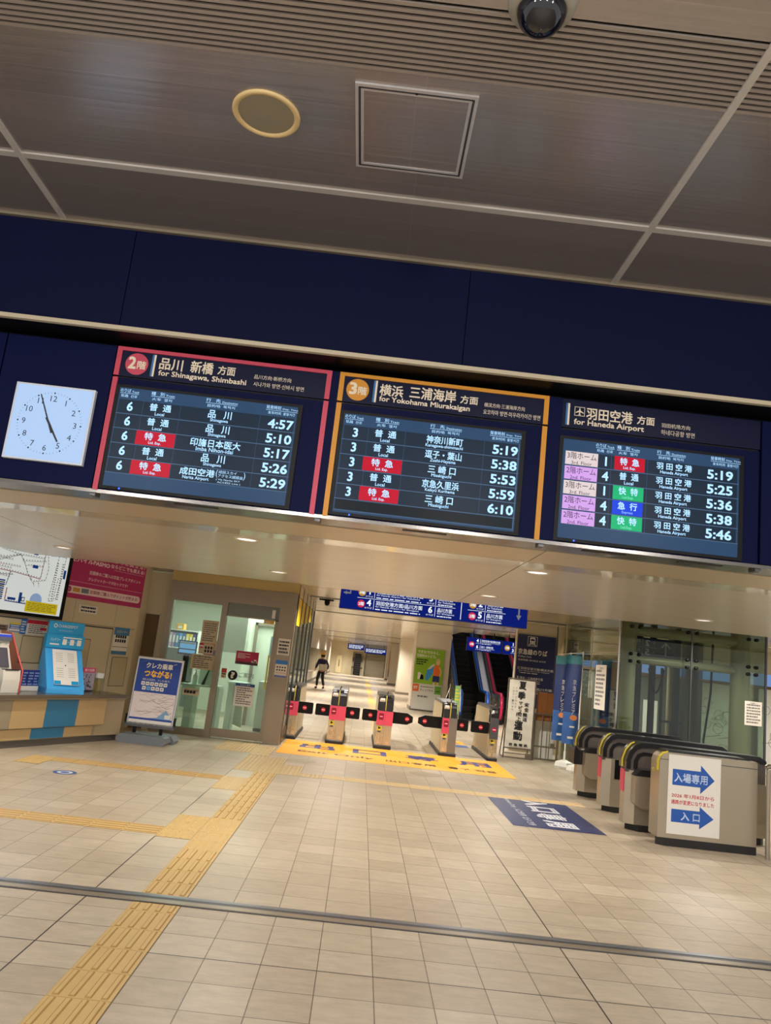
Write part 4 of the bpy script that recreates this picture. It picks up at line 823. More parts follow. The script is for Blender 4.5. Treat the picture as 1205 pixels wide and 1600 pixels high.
b = MB(); b.box(.01, .63, -.05, .06, .61, .80, cb2); d = .053; b.text('バッテリー', .07, .70, .23, .75, d, paper, .01); b.rect(.07, .65, .22, .67, d, paper)
b.rect(.27, .755, .58, .77, d, paper)
for u in (.27, .39, .51): b.rrect(u, .66, u+.07, .74, .01, d, paper); b.text('→' if u < .5 else ' ', u+.08, .69, u+.105, .71, d, paper) if u < .5 else None
b.build('instruction_panel', t)
b = MB(); b.box(.03, .61, -.01, .03, .80, .985, cb2); d = .0125; b.ring(.13, .92, .018, .03, d, paper, 20); b.text('CHARGESPOT', .175, .9, .5, .94, d, paper, .01); b.text('モバイルバッテリー', .2, .845, .43, .868, d, paper); b.build('header', t)
t = wall_thing('magazine_rack', 'rack of pink topped magazines right of the blue battery stand', 'brochure rack', .93, .4, .687)
b = MB(); b.box(0, .27, -.06, .06, 0, .015, darksteel); b.box(0, .27, .05, .06, 0, .3, clear); b.build('holder', t)
b = MB(WM @ at(.935, -.4, .705)); b.box(0, .26, -.05, .02, 0, .33, M('magazine lilac', (176, 166, 190), .5)); b.rect(0, .26, .26, .33, .052, M('magazine pink', (224, 70, 120), .5)); b.text('MAGAZINE'[:0]+'乗り放題', .03, .275, .23, .315, .0535, paper, .02); rd = random.Random(9)
for i in range(26): u, v = rd.uniform(.02, .22), rd.uniform(.02, .22); b.rect(u, v, u+rd.uniform(.01, .03), v+rd.uniform(.01, .035), .053+.0001*i, (ink, paper, M('magazine navy', (40, 44, 90), .5))[i % 3])
tag(b.build('magazine'), 'pink topped magazine standing on the ticket counter', 'magazine')
t = wall_thing('pencil_tub', 'clear tub of small yellow pencils with a white lid on the counter', 'tub', 1.33, .42, .687)
b = MB(); b.lathe([(.06, 0), (.065, .2)], (0, 0, 0), clear, 20); b.build('tub', t); b = MB(); b.lathe([(.069, .2), (.069, .27), (.001, .275)], (0, 0, 0), white, 20); b.build('lid', t)
b = MB(); rd = random.Random(4)
for i in range(26): a, r = rd.uniform(0, 6.28), rd.uniform(.0, .046); b.tube([(r*math.cos(a), r*math.sin(a), .005), (r*math.cos(a+.3), r*math.sin(a+.3), .15+rd.uniform(0, .03))], .006, M('pencil yellow', (214, 176, 104), .5), 5)
b.build('pencils', t)['kind'] = 'stuff'
# poster stand
t = thing('poster_stand', 'silver framed poster stand with a navy railway poster on a grey weighted base', 'sign stand', (-3.45, 12.22, 0), math.radians(-2))
bg = M('stand base grey', (112, 118, 124), .45)
b = MB(); b.prism([(-.06+.02, .0), (.66-.02, 0), (.68, .05), (.66, .11), (.6, .135), (0.0, .135), (-.06, .11), (-.08, .05)], -.12, .16, bg, 'y'); b.prism([(.0, .0), (.7, 0), (.72, .05), (.66, .12), (.05, .12), (-.02, .05)], .2, .5, bg, 'y'); b.box(.05, .6, .1, .3, .02, .08, darksteel); b.build('base', t)
for u in (.09, .5):
    b = MB(); b.box(u, u+.045, .08, .12, .12, .28, black); b.build('leg', t)
P0 = .04; b = MB(Matrix.Translation((-.02, .06, .27)) @ Matrix.Rotation(math.radians(-4), 4, 'X'))
fr = M('aluminium frame', (198, 194, 186), .3, .6)
b.bbox(-.005, .725, 0, .03, 0, 1.02, fr, .012); b.box(-.03, .75, -.0, .04, -.04, .02, darksteel); b.box(-.03, -.005, 0, .035, .0, .14, black); b.box(.725, .75, 0, .035, 0, .14, black); f_ = b.build('frame', t)
b2 = MB(b.M); b2.box(.025, .695, -.004, 0, .03, .98, M('stand poster navy', (20, 62, 150), .5)); b2.rect(.03, .03, .69, .07, .005, paper)
b2.rect(.03, .1, .69, .48, .0052, M('stand map paper', (226, 214, 212), .6)); rd = random.Random(21)
for k in range(34):
    u, v = rd.uniform(.06, .6), rd.uniform(.14, .46)
    for j in range(4):
        a = rd.choice((0, .5, -.5, 0)); u2, v2 = min(.67, u+.06*math.cos(a)), min(.47, max(.12, v+.06*math.sin(a))); b2.line(u, v, u2, v2, .003, .0056+.00002*k, (grayink, mk, M('map rose', (170, 110, 110), .5))[k % 3]); u, v = u2, v2
b2.poly([(.45, .12), (.58, .24), (.67, .13), (.67, .1), (.3, .1)], .0064, M('stand map blue', (120, 160, 196), .5)); b2.rect(.57, .11, .66, .17, .007, paper)
b2.text('クレカ乗車', .15, .845, .57, .935, .0056, paper, .03); b2.text('つながる!', .14, .715, .57, .825, .0056, M('stand yellow', (250, 190, 30), .5), .035); b2.text('改札の決済を、クレカ1枚で!', .13, .655, .555, .69, .0056, paper, .006)
for r_, n, u0 in ((.585, 6, .12), (.515, 5, .145)):
    for i in range(n): b2.rrect(u0+.07*i, r_, u0+.07*i+.058, r_+.055, .008, .0056, M('stand sky', (90, 170, 230), .5) if (r_ < .55 and i == 1) else paper, 3); b2.rect(u0+.07*i+.014, r_+.02, u0+.07*i+.044, r_+.035, .0062, grayink)
b2.line(.05, .93, .2, .97, .003, .0056, M('stand sky')); b2.line(.58, .93, .63, .95, .006, .0056, paper)
b2.build('poster', t)
# ================================================================== OFFICE: notices on the glass and furniture behind it
def on_glass(x, z, y=YO+.036): return lambda n, l, c: thing(n, l, c, (x, y, z))
pbeige = M('cream notice paper', (206, 190, 156), .7)  # cream paper of the notices on the office glass
sheet('notice', 'tall cream notice high on the left office pane', 'notice', on_glass(-2.865, 1.585), .28, .4, pbeige, (), 9, 31, grayink, ('お知らせ', .25, .93, .7, .97, ink))
def stopx(b, d): b.disc(.04, .14, .045, d, red, 20); b.rect(.0, .12, .08, .15, d+.001, paper); [b.rect(.1+.05*(i % 3), .03+.06*(i//3), .135+.05*(i % 3), .075+.06*(i//3), d, ink) for i in range(6)]; b.frame(-.005, -.0, .265, .185, .006, d, red)
sheet('notice', 'red framed prohibition notice in the middle of the left office pane', 'notice', on_glass(-2.868, 1.395, YO+.034), .262, .185, pbeige, (), 0, 32, ink, extra=stopx)
sheet('notice', 'wide cream notice low on the left office pane', 'notice', on_glass(-2.982, 1.125), .42, .255, pbeige, (), 6, 33, grayink, ('ご利用のお客様へ', .15, .86, .85, .94, ink))
sheet('notice', 'small white lettered strip at counter height on the left office pane', 'notice', on_glass(-3.04, .665), .295, .115, pbeige, (), 1, 34, ink, ('防犯カメラ作動中', .08, .55, .92, .9, ink))
def crimson(b, d): b.lines(.03, .1, .25, .2, 4, d, paper, 8, .4); b.rect(0, 0, .4, .05, d-.0002, M('poster brown', (70, 30, 34), .5)); [b.disc(.3+.035*i, .06, .02, d, M('poster rose', (220, 170, 180), .5), 14) for i in range(3)]; b.rect(.33, .05, .37, .1, d, paper)
sheet('poster', 'crimson landscape poster on the sliding office door', 'poster', on_glass(-2.205, 1.288, YO+.056), .4, .23, M('door crimson', (176, 20, 66), .5), (), 0, 35, extra=crimson)
def qm(b, d): b.disc(.085, .085, .085, d, black, 28); b.text('?', .05, .03, .12, .14, d+.001, paper, .04); b.text('ご案内', .19, .06, .45, .15, d, M('grey film lettering', (60, 66, 66), .5), .01)
t = thing('information_mark', 'black question mark disc with guide lettering on the sliding door', 'sign', (-2.3, YO+.058, 1.0)); b = MB(); qm(b, .002); b.build('film', t)
sheet('notice', 'white notice with a blue header low on the sliding office door', 'notice', on_glass(-2.14, .574, YO+.056), .34, .39, paper, ((.87, 1, M('notice deep blue', (20, 78, 140), .5)),), 8, 36, grayink, ('窓口のご案内', .25, .9, .75, .97, paper))
sheet('notice', 'small red framed notice beside the question mark on the door', 'notice', on_glass(-2.42, 1.02, YO+.056), .09, .17, pbeige, ((.55, .95, M('notice red', (190, 60, 50), .5)),), 2, 37, ink)
sheet('notice', 'orange strip notice at the top right of the sliding door', 'notice', on_glass(-1.8, 2.04, YO+.056), .19, .06, M('notice orange', (226, 176, 70), .5), (), 1, 38, paper)
def dia(b, d): [b.frame(.03+.06*i, .03+.055*j, .075+.06*i, .07+.055*j, .004, d, grayink) for i in range(3) for j in range(2)]
sheet('notice', 'white diagram notice on the steel post beside the exit gates', 'notice', lambda n, l, c: thing(n, l, c, (-1.485, YO-.052, 1.526)), .215, .285, paper, (), 4, 39, ink, extra=dia)
def tbl(b, d): [b.disc(.04+.045*i, .12+.05*j, .014, d, ink, 10) for i in range(4) for j in range(2)]; b.rect(.01, .07, .2, .075, d, red)
sheet('notice', 'blue headed picture notice lower on the steel post beside the gates', 'notice', lambda n, l, c: thing(n, l, c, (-1.482, YO-.052, 1.145)), .212, .29, paper, ((.76, 1, M('notice sky blue', (60, 130, 210), .5)), (0, .1, M('notice periwinkle', (90, 110, 200), .5))), 0, 40, extra=tbl)
# shelf and binders
t = thing('shelf', 'white office shelf holding rows of coloured binders', 'shelf', (-4.55, 16.6, 0))
for z in (1.42, 1.79):
    b = MB(); b.box(0, 1.05, 0, .32, z-.02, z, M('shelf board', (220, 222, 212), .5)); b.build('shelf_board', t)
for x in (-.03, 1.05):
    b = MB(); b.box(x, x+.03, 0, .32, 0, 1.8, M('shelf board')); b.build('upright', t)
b = MB(); b.box(0, 1.05, .30, .32, .2, 1.8, M('shelf back', (150, 160, 160), .6)); b.build('back_panel', t)
bc = [(40, 70, 130), (210, 214, 210), (70, 120, 100), (90, 100, 110), (70, 160, 90), (110, 180, 110), (190, 160, 190), (150, 140, 170), (60, 120, 180), (80, 150, 200), (50, 100, 160), (230, 200, 40), (220, 190, 60), (40, 60, 110)]
nm = ['navy', 'white', 'green', 'slate', 'bright green', 'pale green', 'lilac', 'mauve', 'blue', 'sky blue', 'deep blue', 'yellow', 'mustard', 'dark blue']
for i, c_ in enumerate(bc):
    b = MB(at(-4.52+.071*i, 16.6, 1.42)); b.bbox(0, .064, .01, .27, 0, .3, M('binder '+nm[i], c_, .5), .004); b.rect(.015, .1, .05, .24, -.009, paper)
    tag(b.build('binder'), '%s binder in the row on the office shelf' % nm[i], 'binder', 'binders on the office shelf')
b = MB(at(-3.98, 16.6, 1.79)); b.bbox(0, .16, .02, .28, 0, .13, M('carton ochre', (206, 160, 60), .6), .006); b.rect(.04, .03, .12, .08, -.018, paper); tag(b.build('carton'), 'ochre carton on top of the office shelf', 'box')
# desk, monitor, stand, laptop
wm2 = M('office white laminate', (214, 226, 214), .4)
t = thing('desk', 'white office counter desk behind the left pane', 'desk', (-3.43, 14.35, 0))
b = MB(); b.box(0, .93, 0, .5, .80, .83, wm2); b.build('top', t)
for x in (.02, .35, .8):
    b = MB(); b.box(x, x+.14, .02, .48, 0, .8, wm2); b.build('side_panel', t)
t = thing('monitor', 'small screen with a blue display behind the left office pane', 'monitor', (-3.42, 14.6, .83))
b = MB(); b.box(0, .34, .1, .13, .5, .76, black); b.box(.12, .22, .1, .15, .02, .5, black); b.box(.05, .3, .02, .22, 0, .02, black); b.build('body', t); b = MB(); b.rect(.02, .53, .32, .74, -.098, M('monitor glow', (110, 170, 220), .4, 0, .9)); b.rect(.02, .59, .32, .61, -.096, M('monitor dark bar', (50, 60, 90), .4)); b.rect(.03, .7, .31, .73, -.096, paper); b.build('screen', t)
t = thing('laptop', 'dark open laptop raised on the office counter', 'laptop', (-3.02, 14.75, .83))
b = MB(); b.box(0, .36, -.02, .2, .44, .46, darksteel); b.box(.05, .3, .02, .2, 0, .44, wm2); b.build('base', t); b = MB(); b.prism([(0, .46), (.3, .46), (.36, .74), (.1, .74)], .2, .215, black, 'y'); b.build('lid', t)
b = MB(at(-2.98, 14.5, 1.47)); b.bbox(0, .34, 0, .03, 0, .17, M('orange board', (214, 130, 30), .5), .006); b.disc(.17, .085, .05, .002, M('badge dark', (80, 70, 90), .5)); b.disc(.17, .085, .03, .004, M('badge grey', (190, 180, 190), .5)); tag(b.build('emblem_board'), 'orange board with a dark round emblem behind the office glass', 'sign')
t = thing('sanitizer_bottle', 'clear hand sanitizer pump bottle on the office desk', 'bottle', (-2.98, 14.5, .83)); b = MB(); b.lathe([(.001, 0), (.045, 0), (.045, .15), (.02, .19), (.02, .21)], (0, 0, 0), M('bottle frosted', (224, 234, 230), .3), 18); b.build('bottle', t); b = MB(); b.tube([(0, 0, .21), (0, 0, .26)], .008, white, 8); b.tube([(0, 0, .255), (-.05, 0, .25)], .008, white, 8); b.build('pump', t)
t = thing('telephone', 'black wall intercom handset on a slanted white mount by the desk', 'telephone', (-2.86, 14.5, .83)); b = MB(); b.prism([(0, 0), (.1, .28), (.12, .28), (.05, 0)], 0, .06, black, 'y'); b.build('handset', t); b = MB(); b.prism([(.06, 0), (.12, .3), (.3, .26), (.28, 0)], .02, .1, wm2, 'y'); b.build('mount', t)
t = thing('counter_table', 'white inner table with a flared clear panel behind the sliding door', 'table', (-2.45, 14.9, 0)); b = MB(); b.box(0, .35, 0, .6, .88, .92, wm2); b.build('top', t); b = MB(); b.box(.02, .12, .05, .55, 0, .88, wm2); b.build('leg', t); b = MB(); b.prism([(.18, .15), (.34, .1), (.28, .9), (.2, .9)], .1, .2, M('grey green panel', (168, 178, 160), .5), 'y'); b.build('panel', t)
t = thing('cabinet', 'low pale cabinet behind the sliding office door', 'cabinet', (-1.95, 15.6, 0)); b = MB(); b.box(0, .5, 0, .8, .06, .95, M('cabinet pale', (200, 206, 190), .5)); b.build('body', t); b = MB(); b.box(.0, .5, .02, .78, 0, .06, darksteel); b.build('plinth', t); b = MB(); b.rect(.02, .1, .48, .9, .006, M('cabinet door', (208, 212, 198), .5)); b.build('door', t)
b = MB(at(-1.92, 15.5, 1.0)); b.box(.1, .3, 0, .01, .42, .85, M('pale blue sheet', (176, 200, 220), .6)); b.box(.16, .3, -.005, .0, .14, .38, paper); tag(b.build('hanging_notice'), 'pale blue sheets hung on the inner side behind the door', 'notice')
# ================================================================== RIGHT SIDE: sign wall, signboard, flags, lift
sg = M('sign navy', (28, 32, 78), .4); sl = M('sign white print', (232, 226, 214), .6)
t = thing('station_sign', 'tall navy track sign with a train symbol on the cream wall', 'sign', (3.47, 17.5, .95))
b = MB(); b.box(0, .86, -.06, -.002, 0, 1.6, sg); b.build('board', t)
b = MB(); d = .0635; Zs = lambda z: z-.95
b.frame(.22, Zs(2.3), .44, Zs(2.52), .008, d, sl); b.rrect(.27, Zs(2.355), .39, Zs(2.5), .03, d, sl); b.rrect(.285, Zs(2.42), .375, Zs(2.465), .008, d+.002, sg); b.disc(.3, Zs(2.385), .012, d+.002, sg, 12); b.disc(.36, Zs(2.385), .012, d+.002, sg, 12); b.rect(.3, Zs(2.478), .36, Zs(2.487), d+.002, sg); b.line(.285, Zs(2.355), .25, Zs(2.32), .016, d, sl); b.line(.375, Zs(2.355), .41, Zs(2.32), .016, d, sl); b.rect(.27, Zs(2.33), .39, Zs(2.338), d, sl)
b.text('京急線のりば', .02, Zs(2.105), .68, Zs(2.235), d, sl, .02); b.text('Keikyu Line', .03, Zs(2.03), .33, Zs(2.085), d, sl, .01); b.text('京急铁路 게이큐선 승차장', .03, Zs(1.965), .66, Zs(2.005), d, sl)
for k, (zz, s_, s2) in enumerate(((1.83, '羽田空港方面/横浜方面', 'for Haneda Airport / for Yokohama'), (1.62, '横浜・三浦海岸方面', 'for Yokohama Miurakaigan'), (1.4, '羽田空港/品川方面', 'for Haneda Airport / for Shinagawa'))):
    w_ = (.84, .62, .84)[k]; b.textk(str((1, 3, 4)[k]), .045, Zs(zz-.06), .06, d, sl, 'c', .02); b.text(s_, .1, Zs(zz-.055), w_, Zs(zz), d, sl, .01); b.text(s2, .1, Zs(zz-.1), w_*.9, Zs(zz-.068), d, sl); b.rect(.075, Zs(zz-.12), .08, Zs(zz), d, sl); b.lines(.1, Zs(zz-.14), w_*.92, Zs(zz-.115), 1, d, sl, 50+k)
b.build('lettering', t)
t = thing('signboard', 'white calligraphy signboard in a steel frame for the summer safety campaign', 'signboard', (3.04, 15.9, 0), math.radians(0))
tubem = M('frame tube', (132, 124, 112), .35, .8)
for x0, x1 in ((.0, -.0), (.56, .56)):
    b = MB(); b.tube([(x0, 0, .0), (x1, 0, 1.56)], .014, tubem, 8); b.tube([(x0, .03, .02), (x0, .4, .02)], .014, tubem, 8); b.tube([(x0, .4, .02), (x0, .02, .9)], .012, tubem, 8); b.build('upright', t)
b = MB(); b.tube([(0, 0, 1.56), (.56, 0, 1.56)], .014, tubem, 8); b.tube([(0, 0, .2), (.56, 0, .2)], .014, tubem, 8); b.tube([(0, 0, .02), (.56, 0, .02)], .014, tubem, 8); b.tube([(0, 0, .1), (.56, 0, .1)], .01, tubem, 8); b.box(.44, .55, -.01, .02, .02, .12, tubem); b.build('frame', t)
b = MB(); nx, nz = 8, 24
P = [(.02+.52*i/nx, -.012+.006*math.sin(j*1.7+i*.5), .22+1.32*j/nz) for j in range(nz+1) for i in range(nx+1)]
b.add(P, [(j*(nx+1)+i, j*(nx+1)+i+1, (j+1)*(nx+1)+i+1, (j+1)*(nx+1)+i) for j in range(nz) for i in range(nx)], M('calligraphy cloth', (214, 208, 192), .75), True); pn = b.build('cloth', t)
b = MB(); d = .0225
for s_, u, z, w_, h_ in (('夏', .27, 1.36, .15, .16), ('季', .26, 1.16, .15, .16), ('運', .24, .56, .17, .17), ('動', .235, .36, .18, .17)): b.text(s_, u-w_/2+.02, z, u+w_/2+.02, z+h_, d, ink, .03)
for k, s_ in enumerate('安全'): b.text(s_, .35, 1.03-.1*k, .44, 1.11-.1*k, d, ink, .02)
for k, s_ in enumerate('サビス'): b.text(s_, .235, 1.06-.09*k, .31, 1.13-.09*k, d, ink, .015)
for k, s_ in enumerate('輸送'): b.text(s_, .33, .83-.09*k, .42, .91-.09*k, d, ink, .02)
for k, s_ in enumerate('向上'): b.text(s_, .2, .83-.09*k, .3, .91-.09*k, d, ink, .02)
for c0, s_ in ((.15, '七月十五日から'), (.09, '八月三十一日まで')):
    for k, q in enumerate(s_): b.text(q, c0, 1.36-.062*k, c0+.035, 1.395-.062*k, d, grayink, .01)
b.text('京 急 電 鉄', .09, .245, .47, .3, d, ink, .03); b.build('lettering', pn)
wood = M('brown plywood', (128, 78, 36), .4, 0, noise=.15, nscale=6, stretch=(6, 1, .4))
t = thing('barrier', 'grey steel barrier holding a brown plywood board beside the signboard', 'barrier', (3.65, 16.0, 0))
for x in (.0, .48):
    b = MB(); b.tube([(x, 0, 0), (x, 0, .92)], .02, tubem, 10); b.build('post', t)
b = MB()
for z in (.92, .28, .04): b.tube([(0, 0, z), (.48, 0, z)], .016, tubem, 8)
for x in (.16, .32): b.tube([(x, 0, .04), (x, 0, .92)], .01, tubem, 8)
b.box(.34, .42, -.05, .0, .28, .36, tubem); b.build('rails', t)
b = MB(at(3.68, 16.05, 0)); b.box(0, .44, 0, .02, .78, 1.345, wood); b.rect(.215, .93, .222, 1.345, .001, M('wood seam', (90, 52, 24), .6)); tag(b.build('plywood_board'), 'brown plywood board standing in the steel barrier', 'board')
b = MB(at(3.66, 16.25, 0)); b.box(0, .46, 0, .02, .02, .78, M('white panel', (206, 202, 190), .6)); b.rect(.22, .02, .225, .78, .001, grayink); tag(b.build('panel_board'), 'white panel standing behind the steel barrier', 'board')
def flag(label, x, y, h, w_, alt):
    t = thing('banner_flag', label, 'banner', (x, y, 0), 0, 'navy banner flags on white poles')
    b = MB(); b.lathe([(.001, 0), (.17, 0), (.19, .05), (.17, .12), (.05, .16), (.001, .16)], (0, 0, 0), white, 8, smooth=False); b.build('weighted_base', t)
    b = MB(); b.tube([(0, 0, .15), (0, 0, h)], .014, white, 10); b.tube([(0, 0, .15), (0, 0, .32)], .024, white, 10); b.tube([(0, 0, h-.02), (-w_, .02, h-.06)], .008, white, 8); b.build('pole', t)
    b = MB(); n, k = 20, 6; P = []
    for j in range(n+1):
        for i in range(k+1):
            u = i/k; z = .5+(h-.58)*j/n; P.append((-.015-w_*u, .03*math.sin(u*5+z*1.5+alt)+.10*u, z))
    F = [(j*(k+1)+i, j*(k+1)+i+1, (j+1)*(k+1)+i+1, (j+1)*(k+1)+i) for j in range(n) for i in range(k)]
    fn, ft, fb = M('flag navy', (24, 44, 92), .5, 0, noise=.25, nscale=3), M('flag teal', (40, 110, 120), .5), M('flag blue', (44, 88, 150), .5, 0, noise=.3, nscale=4)
    for j in range(n): b.add(P, [f for f in F[j*k:(j+1)*k]], ft if j >= n-2 else (fb if j < 7 else fn), True)
    cl = b.build('cloth', t)
    b = MB(at(0, -.02, 0))
    for q, s_ in enumerate('京急プレミア'): b.text(s_, -w_*.62, h-.62-.11*q, -w_*.38, h-.53-.11*q, .0, sl, .01)
    b.disc(-w_*.45, .98, .07, .0, M('flag orange', (236, 150, 90), .5), 16, .05); b.rect(-w_*.7, .8, -w_*.35, .83, .0, sl); b.rect(-w_*.8, .6, -w_*.4, .64, 0, sl); b.build('print', cl)
flag('navy banner flag farther from the entry gates, on a white base', 4.06, 15.1, 2.18, .24, 0)
flag('navy banner flag on the white base next to the farthest entry gate', 4.14, 14.55, 2.2, .26, 1.3)
# lift shaft
t = thing('lift_shaft', 'glass lift shaft with beige tube frame behind the entry gates', 'lift', (4.3, 13.0, 0))
lg = glass('lift glass', (222, 230, 222), .03); tube_m = M('beige tube', (160, 150, 126), .4, .1)
for x0, x1 in ((0, 1.225), (1.24, 2.5)):
    b = MB(); b.box(x0, x1, -.006, .006, .02, 2.8, lg); b.build('front_glass', t)
b = MB(); b.box(-.006, .006, .01, 3.6, .02, 2.8, lg); b.build('side_glass', t)
b = MB(); b.box(2.494, 2.506, .01, 3.6, .02, 2.8, lg); b.build('side_glass', t)
b = MB(); b.box(-.012, .012, -.012, .012, 0, 2.8, steel2); b.box(1.222, 1.243, -.01, .01, 0, 2.8, darksteel); b.box(2.485, 2.515, -.015, .015, 0, 2.8, darksteel); b.box(-.01, .01, 0, 3.6, 2.19, 2.21, steel2); b.box(-.008, .008, 1.55, 1.57, 0, 2.8, steel2); b.box(-.03, 2.53, -.03, 3.6, 0, .02, darksteel); b.build('glazing_bars', t)
for x, y, r in ((.28, .35, .13), (2.28, .45, .16), (.1, 3.4, .12), (2.3, 3.4, .12)):
    b = MB(); b.tube([(x, y, 0), (x, y, 2.8)], r, tube_m, 24); b.build('post', t)
for z, r in ((2.62, .085), (2.13, .07)):
    b = MB(); b.tube([(.28, .35, z), (1.9, .35, z), (2.28, .45, z)], r, tube_m, 16); b.build('cross_tube', t)
    b = MB(); b.tube([(.28, .35, z), (.1, 3.4, z)], r*.8, tube_m, 12); b.build('cross_tube', t)
for z in (2.66, 2.2, 2.08):
    for x in (.2, .34, 1.16, 1.31, 2.2, 2.33):
        b = MB(); b.lathe([(.001, -.03), (.03, -.03), (.03, .03), (.001, .03)], (x, 0, z), black, 12, 'y'); b.build('glass_bolt', t)
b = MB(); b.box(.24, .38, .2, .5, 2.05, 2.25, tube_m); b.box(.24, .38, .2, .5, 2.55, 2.72, tube_m); b.build('bracket', t)
gr = M('guide rail navy', (24, 34, 54), .4, .2)
for x in (.5, .62, .74, 1.0, 1.45):
    b = MB(); b.box(x, x+.09, 1.2, 1.3, 0, 2.8, gr); b.build('guide_rail', t)
b = MB(); b.box(.42, 1.02, 2.2, 2.25, 0, 2.1, M('lift door blue', (36, 62, 92), .35, .2)); b.build('lift_door', t)
b = MB(); b.tube([(1.85, .9, .0), (1.88, .9, .9), (1.98, .9, 1.7), (2.0, .9, 2.8)], .02, black, 8); b.build('cable', t)
b = MB(); b.tube([(.85+.28*(i/12), .9, 2.02-.42*math.sin(math.pi*i/12)) for i in range(13)], .016, black, 8); b.build('cable', t)
b = MB(); b.box(1.1, 1.14, .95, .99, 0, 2.05, gr); b.box(1.14, 1.5, .95, .99, 1.1, 1.14, gr); b.box(1.3, 1.33, .95, .99, 0, 1.1, gr); b.build('inner_frame', t)
t = thing('hanging_sign', 'dim mirror image of a navy platform sign, modelled as a board inside the lift glass', 'hanging sign', (4.56, 13.75, 2.2))  # mirrored sign reflection, modelled as a solid board behind the lift glass
b = MB(); b.box(0, .97, 0, .05, 0, .34, M('mirrored sign reflection navy', (30, 38, 92), .4)); b.build('board', t)
b = MB(); mirr = Matrix.Translation((.97, 0, 0)) @ Matrix.Scale(-1, 4, (1, 0, 0)); b.M = mirr; ds = M('dim sign print', (200, 210, 214), .5)
for z, n, c_ in ((.2, '2', '羽田方面'), (.04, '5', '品川方面')):
    b.text(n, .44, z, .52, z+.11, .003, ds, .02); b.text(c_, .6, z+.05, .9, z+.11, .003, ds); b.text('for Haneda Airport', .6, z+.0, .92, z+.03, .003, ds); b.rect(.565, z-.01, .57, z+.13, .003, ds); b.disc(.36, z+.06, .026, .003, M('dim ochre', (130, 110, 60), .5), 14)
b.rect(.3, .175, .92, .18, .003, ds)
b.line(.15, .06, .15, .28, .022, .003, ds); b.line(.15, .28, .07, .19, .022, .003, ds); b.line(.15, .28, .23, .19, .022, .003, ds); b.build('lettering', t)
sheet('notice', 'tall white notice on the left flank of the lift glass', 'notice', lambda n, l, c: thing(n, l, c, (4.29, 14.2, 1.2), -math.pi/2), .62, .78, paper, (), 9, 61, grayink, ('ご案内', .3, .9, .7, .95, ink))
sheet('notice', 'square white notice at the right end of the lift glass', 'notice', lambda n, l, c: thing(n, l, c, (6.45, 12.993, 1.25)), .29, .39, M('pale notice', (214, 204, 192), .7), (), 7, 62, grayink, ('お願い', .3, .9, .7, .95, ink))
sheet('poster', 'dark blue poster seen through the lift glass', 'poster', lambda n, l, c: thing(n, l, c, (5.6, 17.2, 1.0)), .42, .9, M('dim poster blue', (60, 84, 110), .5), ((.85, 1, M('dim poster green', (110, 130, 100), .5)),), 6, 63, M('dim poster print', (130, 150, 160), .6))
# ================================================================== CONCOURSE BEHIND THE GATES
sb = M('lit sign blue', (8, 28, 118), .4, 0, .85); sw = M('lit sign white', (238, 244, 250), .4, 0, 1.0); s3 = M('lit sign ochre', (190, 140, 40), .4, 0, .9); s2m = M('lit sign crimson', (206, 50, 80), .4, 0, .9)
def sign_row(b, u, z, fl_, num, jp, en, wj, d, big=True):
    b.disc(u, z+.085, .062, d, s3 if fl_ == '3' else s2m, 24); b.text(fl_+'階', u-.045, z+.055, u+.045, z+.115, d+.002, sw, .02)
    b.textk(num, u+.125, z+.06, .105, d, sw, 'c', .03); b.text('のりば', u+.06, z+.015, u+.18, z+.045, d, sw); b.rect(u+.2, z+.01, u+.207, z+.165, d, sw)
    b.text(jp, u+.235, z+.085, u+.235+wj, z+.155, d, sw, .012); b.text(en, u+.235, z+.045, u+.235+wj*.93, z+.078, d, sw, .008); b.lines(u+.235, z+.005, u+.235+wj*.96, z+.035, 1, d, sw, 70)
t = thing('hanging_sign', 'long lit blue platform sign hanging behind the soffit edge above the gates', 'hanging sign', (-.45, 12.5, 2.385))
b = MB(); b.box(0, 3.06, 0, .18, 0, .415, M('sign casing navy', (14, 22, 78), .4)); b.rect(.006, .006, 3.054, .409, .002, sb); b.build('casing', t)
b = MB(); d = .005
for r_, z in enumerate((.205, .02)):
    f = '32'[r_]
    sign_row(b, .35, z, f, '14'[r_], ('羽田空港方面/横浜方面', '羽田空港方面/品川方面')[r_], ('for Haneda Airport / for Yokohama', 'for Haneda Airport / for Shinagawa')[r_], .76, d)
    b.textk('36'[r_], 1.475, z+.06, .105, d, sw, 'c', .03); b.text('のりば', 1.41, z+.015, 1.53, z+.045, d, sw); b.rect(1.55, z+.01, 1.557, z+.165, d, sw)
    b.text(('横浜方面', '品川方面')[r_], 1.59, z+.085, 1.83, z+.155, d, sw, .012); b.text(('for Yokohama', 'for Shinagawa')[r_], 1.59, z+.045, 1.87, z+.078, d, sw, .008); b.lines(1.59, z+.005, 1.88, z+.035, 1, d, sw, 71)
    sign_row(b, 2.16, z, f, '25'[r_], ('横浜方面', '品川方面')[r_], ('for Yokohama', 'for Shinagawa')[r_], .26, d)
b.rect(.28, .197, 1.88, .203, d, sw); b.rect(2.08, .197, 2.7, .203, d, sw); b.rect(1.97, .03, 1.98, .39, d, sw)
b.rect(.05, .245, .17, .27, d, M('sign arrow grey', (150, 150, 150), .5, 0, .6)); b.rect(.15, .245, .17, .38, d, M('sign arrow grey')); b.poly([(.06, .258), (.1, .29), (.1, .225)], d, M('sign arrow grey'))
b.rect(2.905, .16, 2.93, .38, d, M('sign arrow grey')); b.poly([(2.875, .2), (2.96, .2), (2.917, .12)], d, M('sign arrow grey')); b.build('lettering', t)
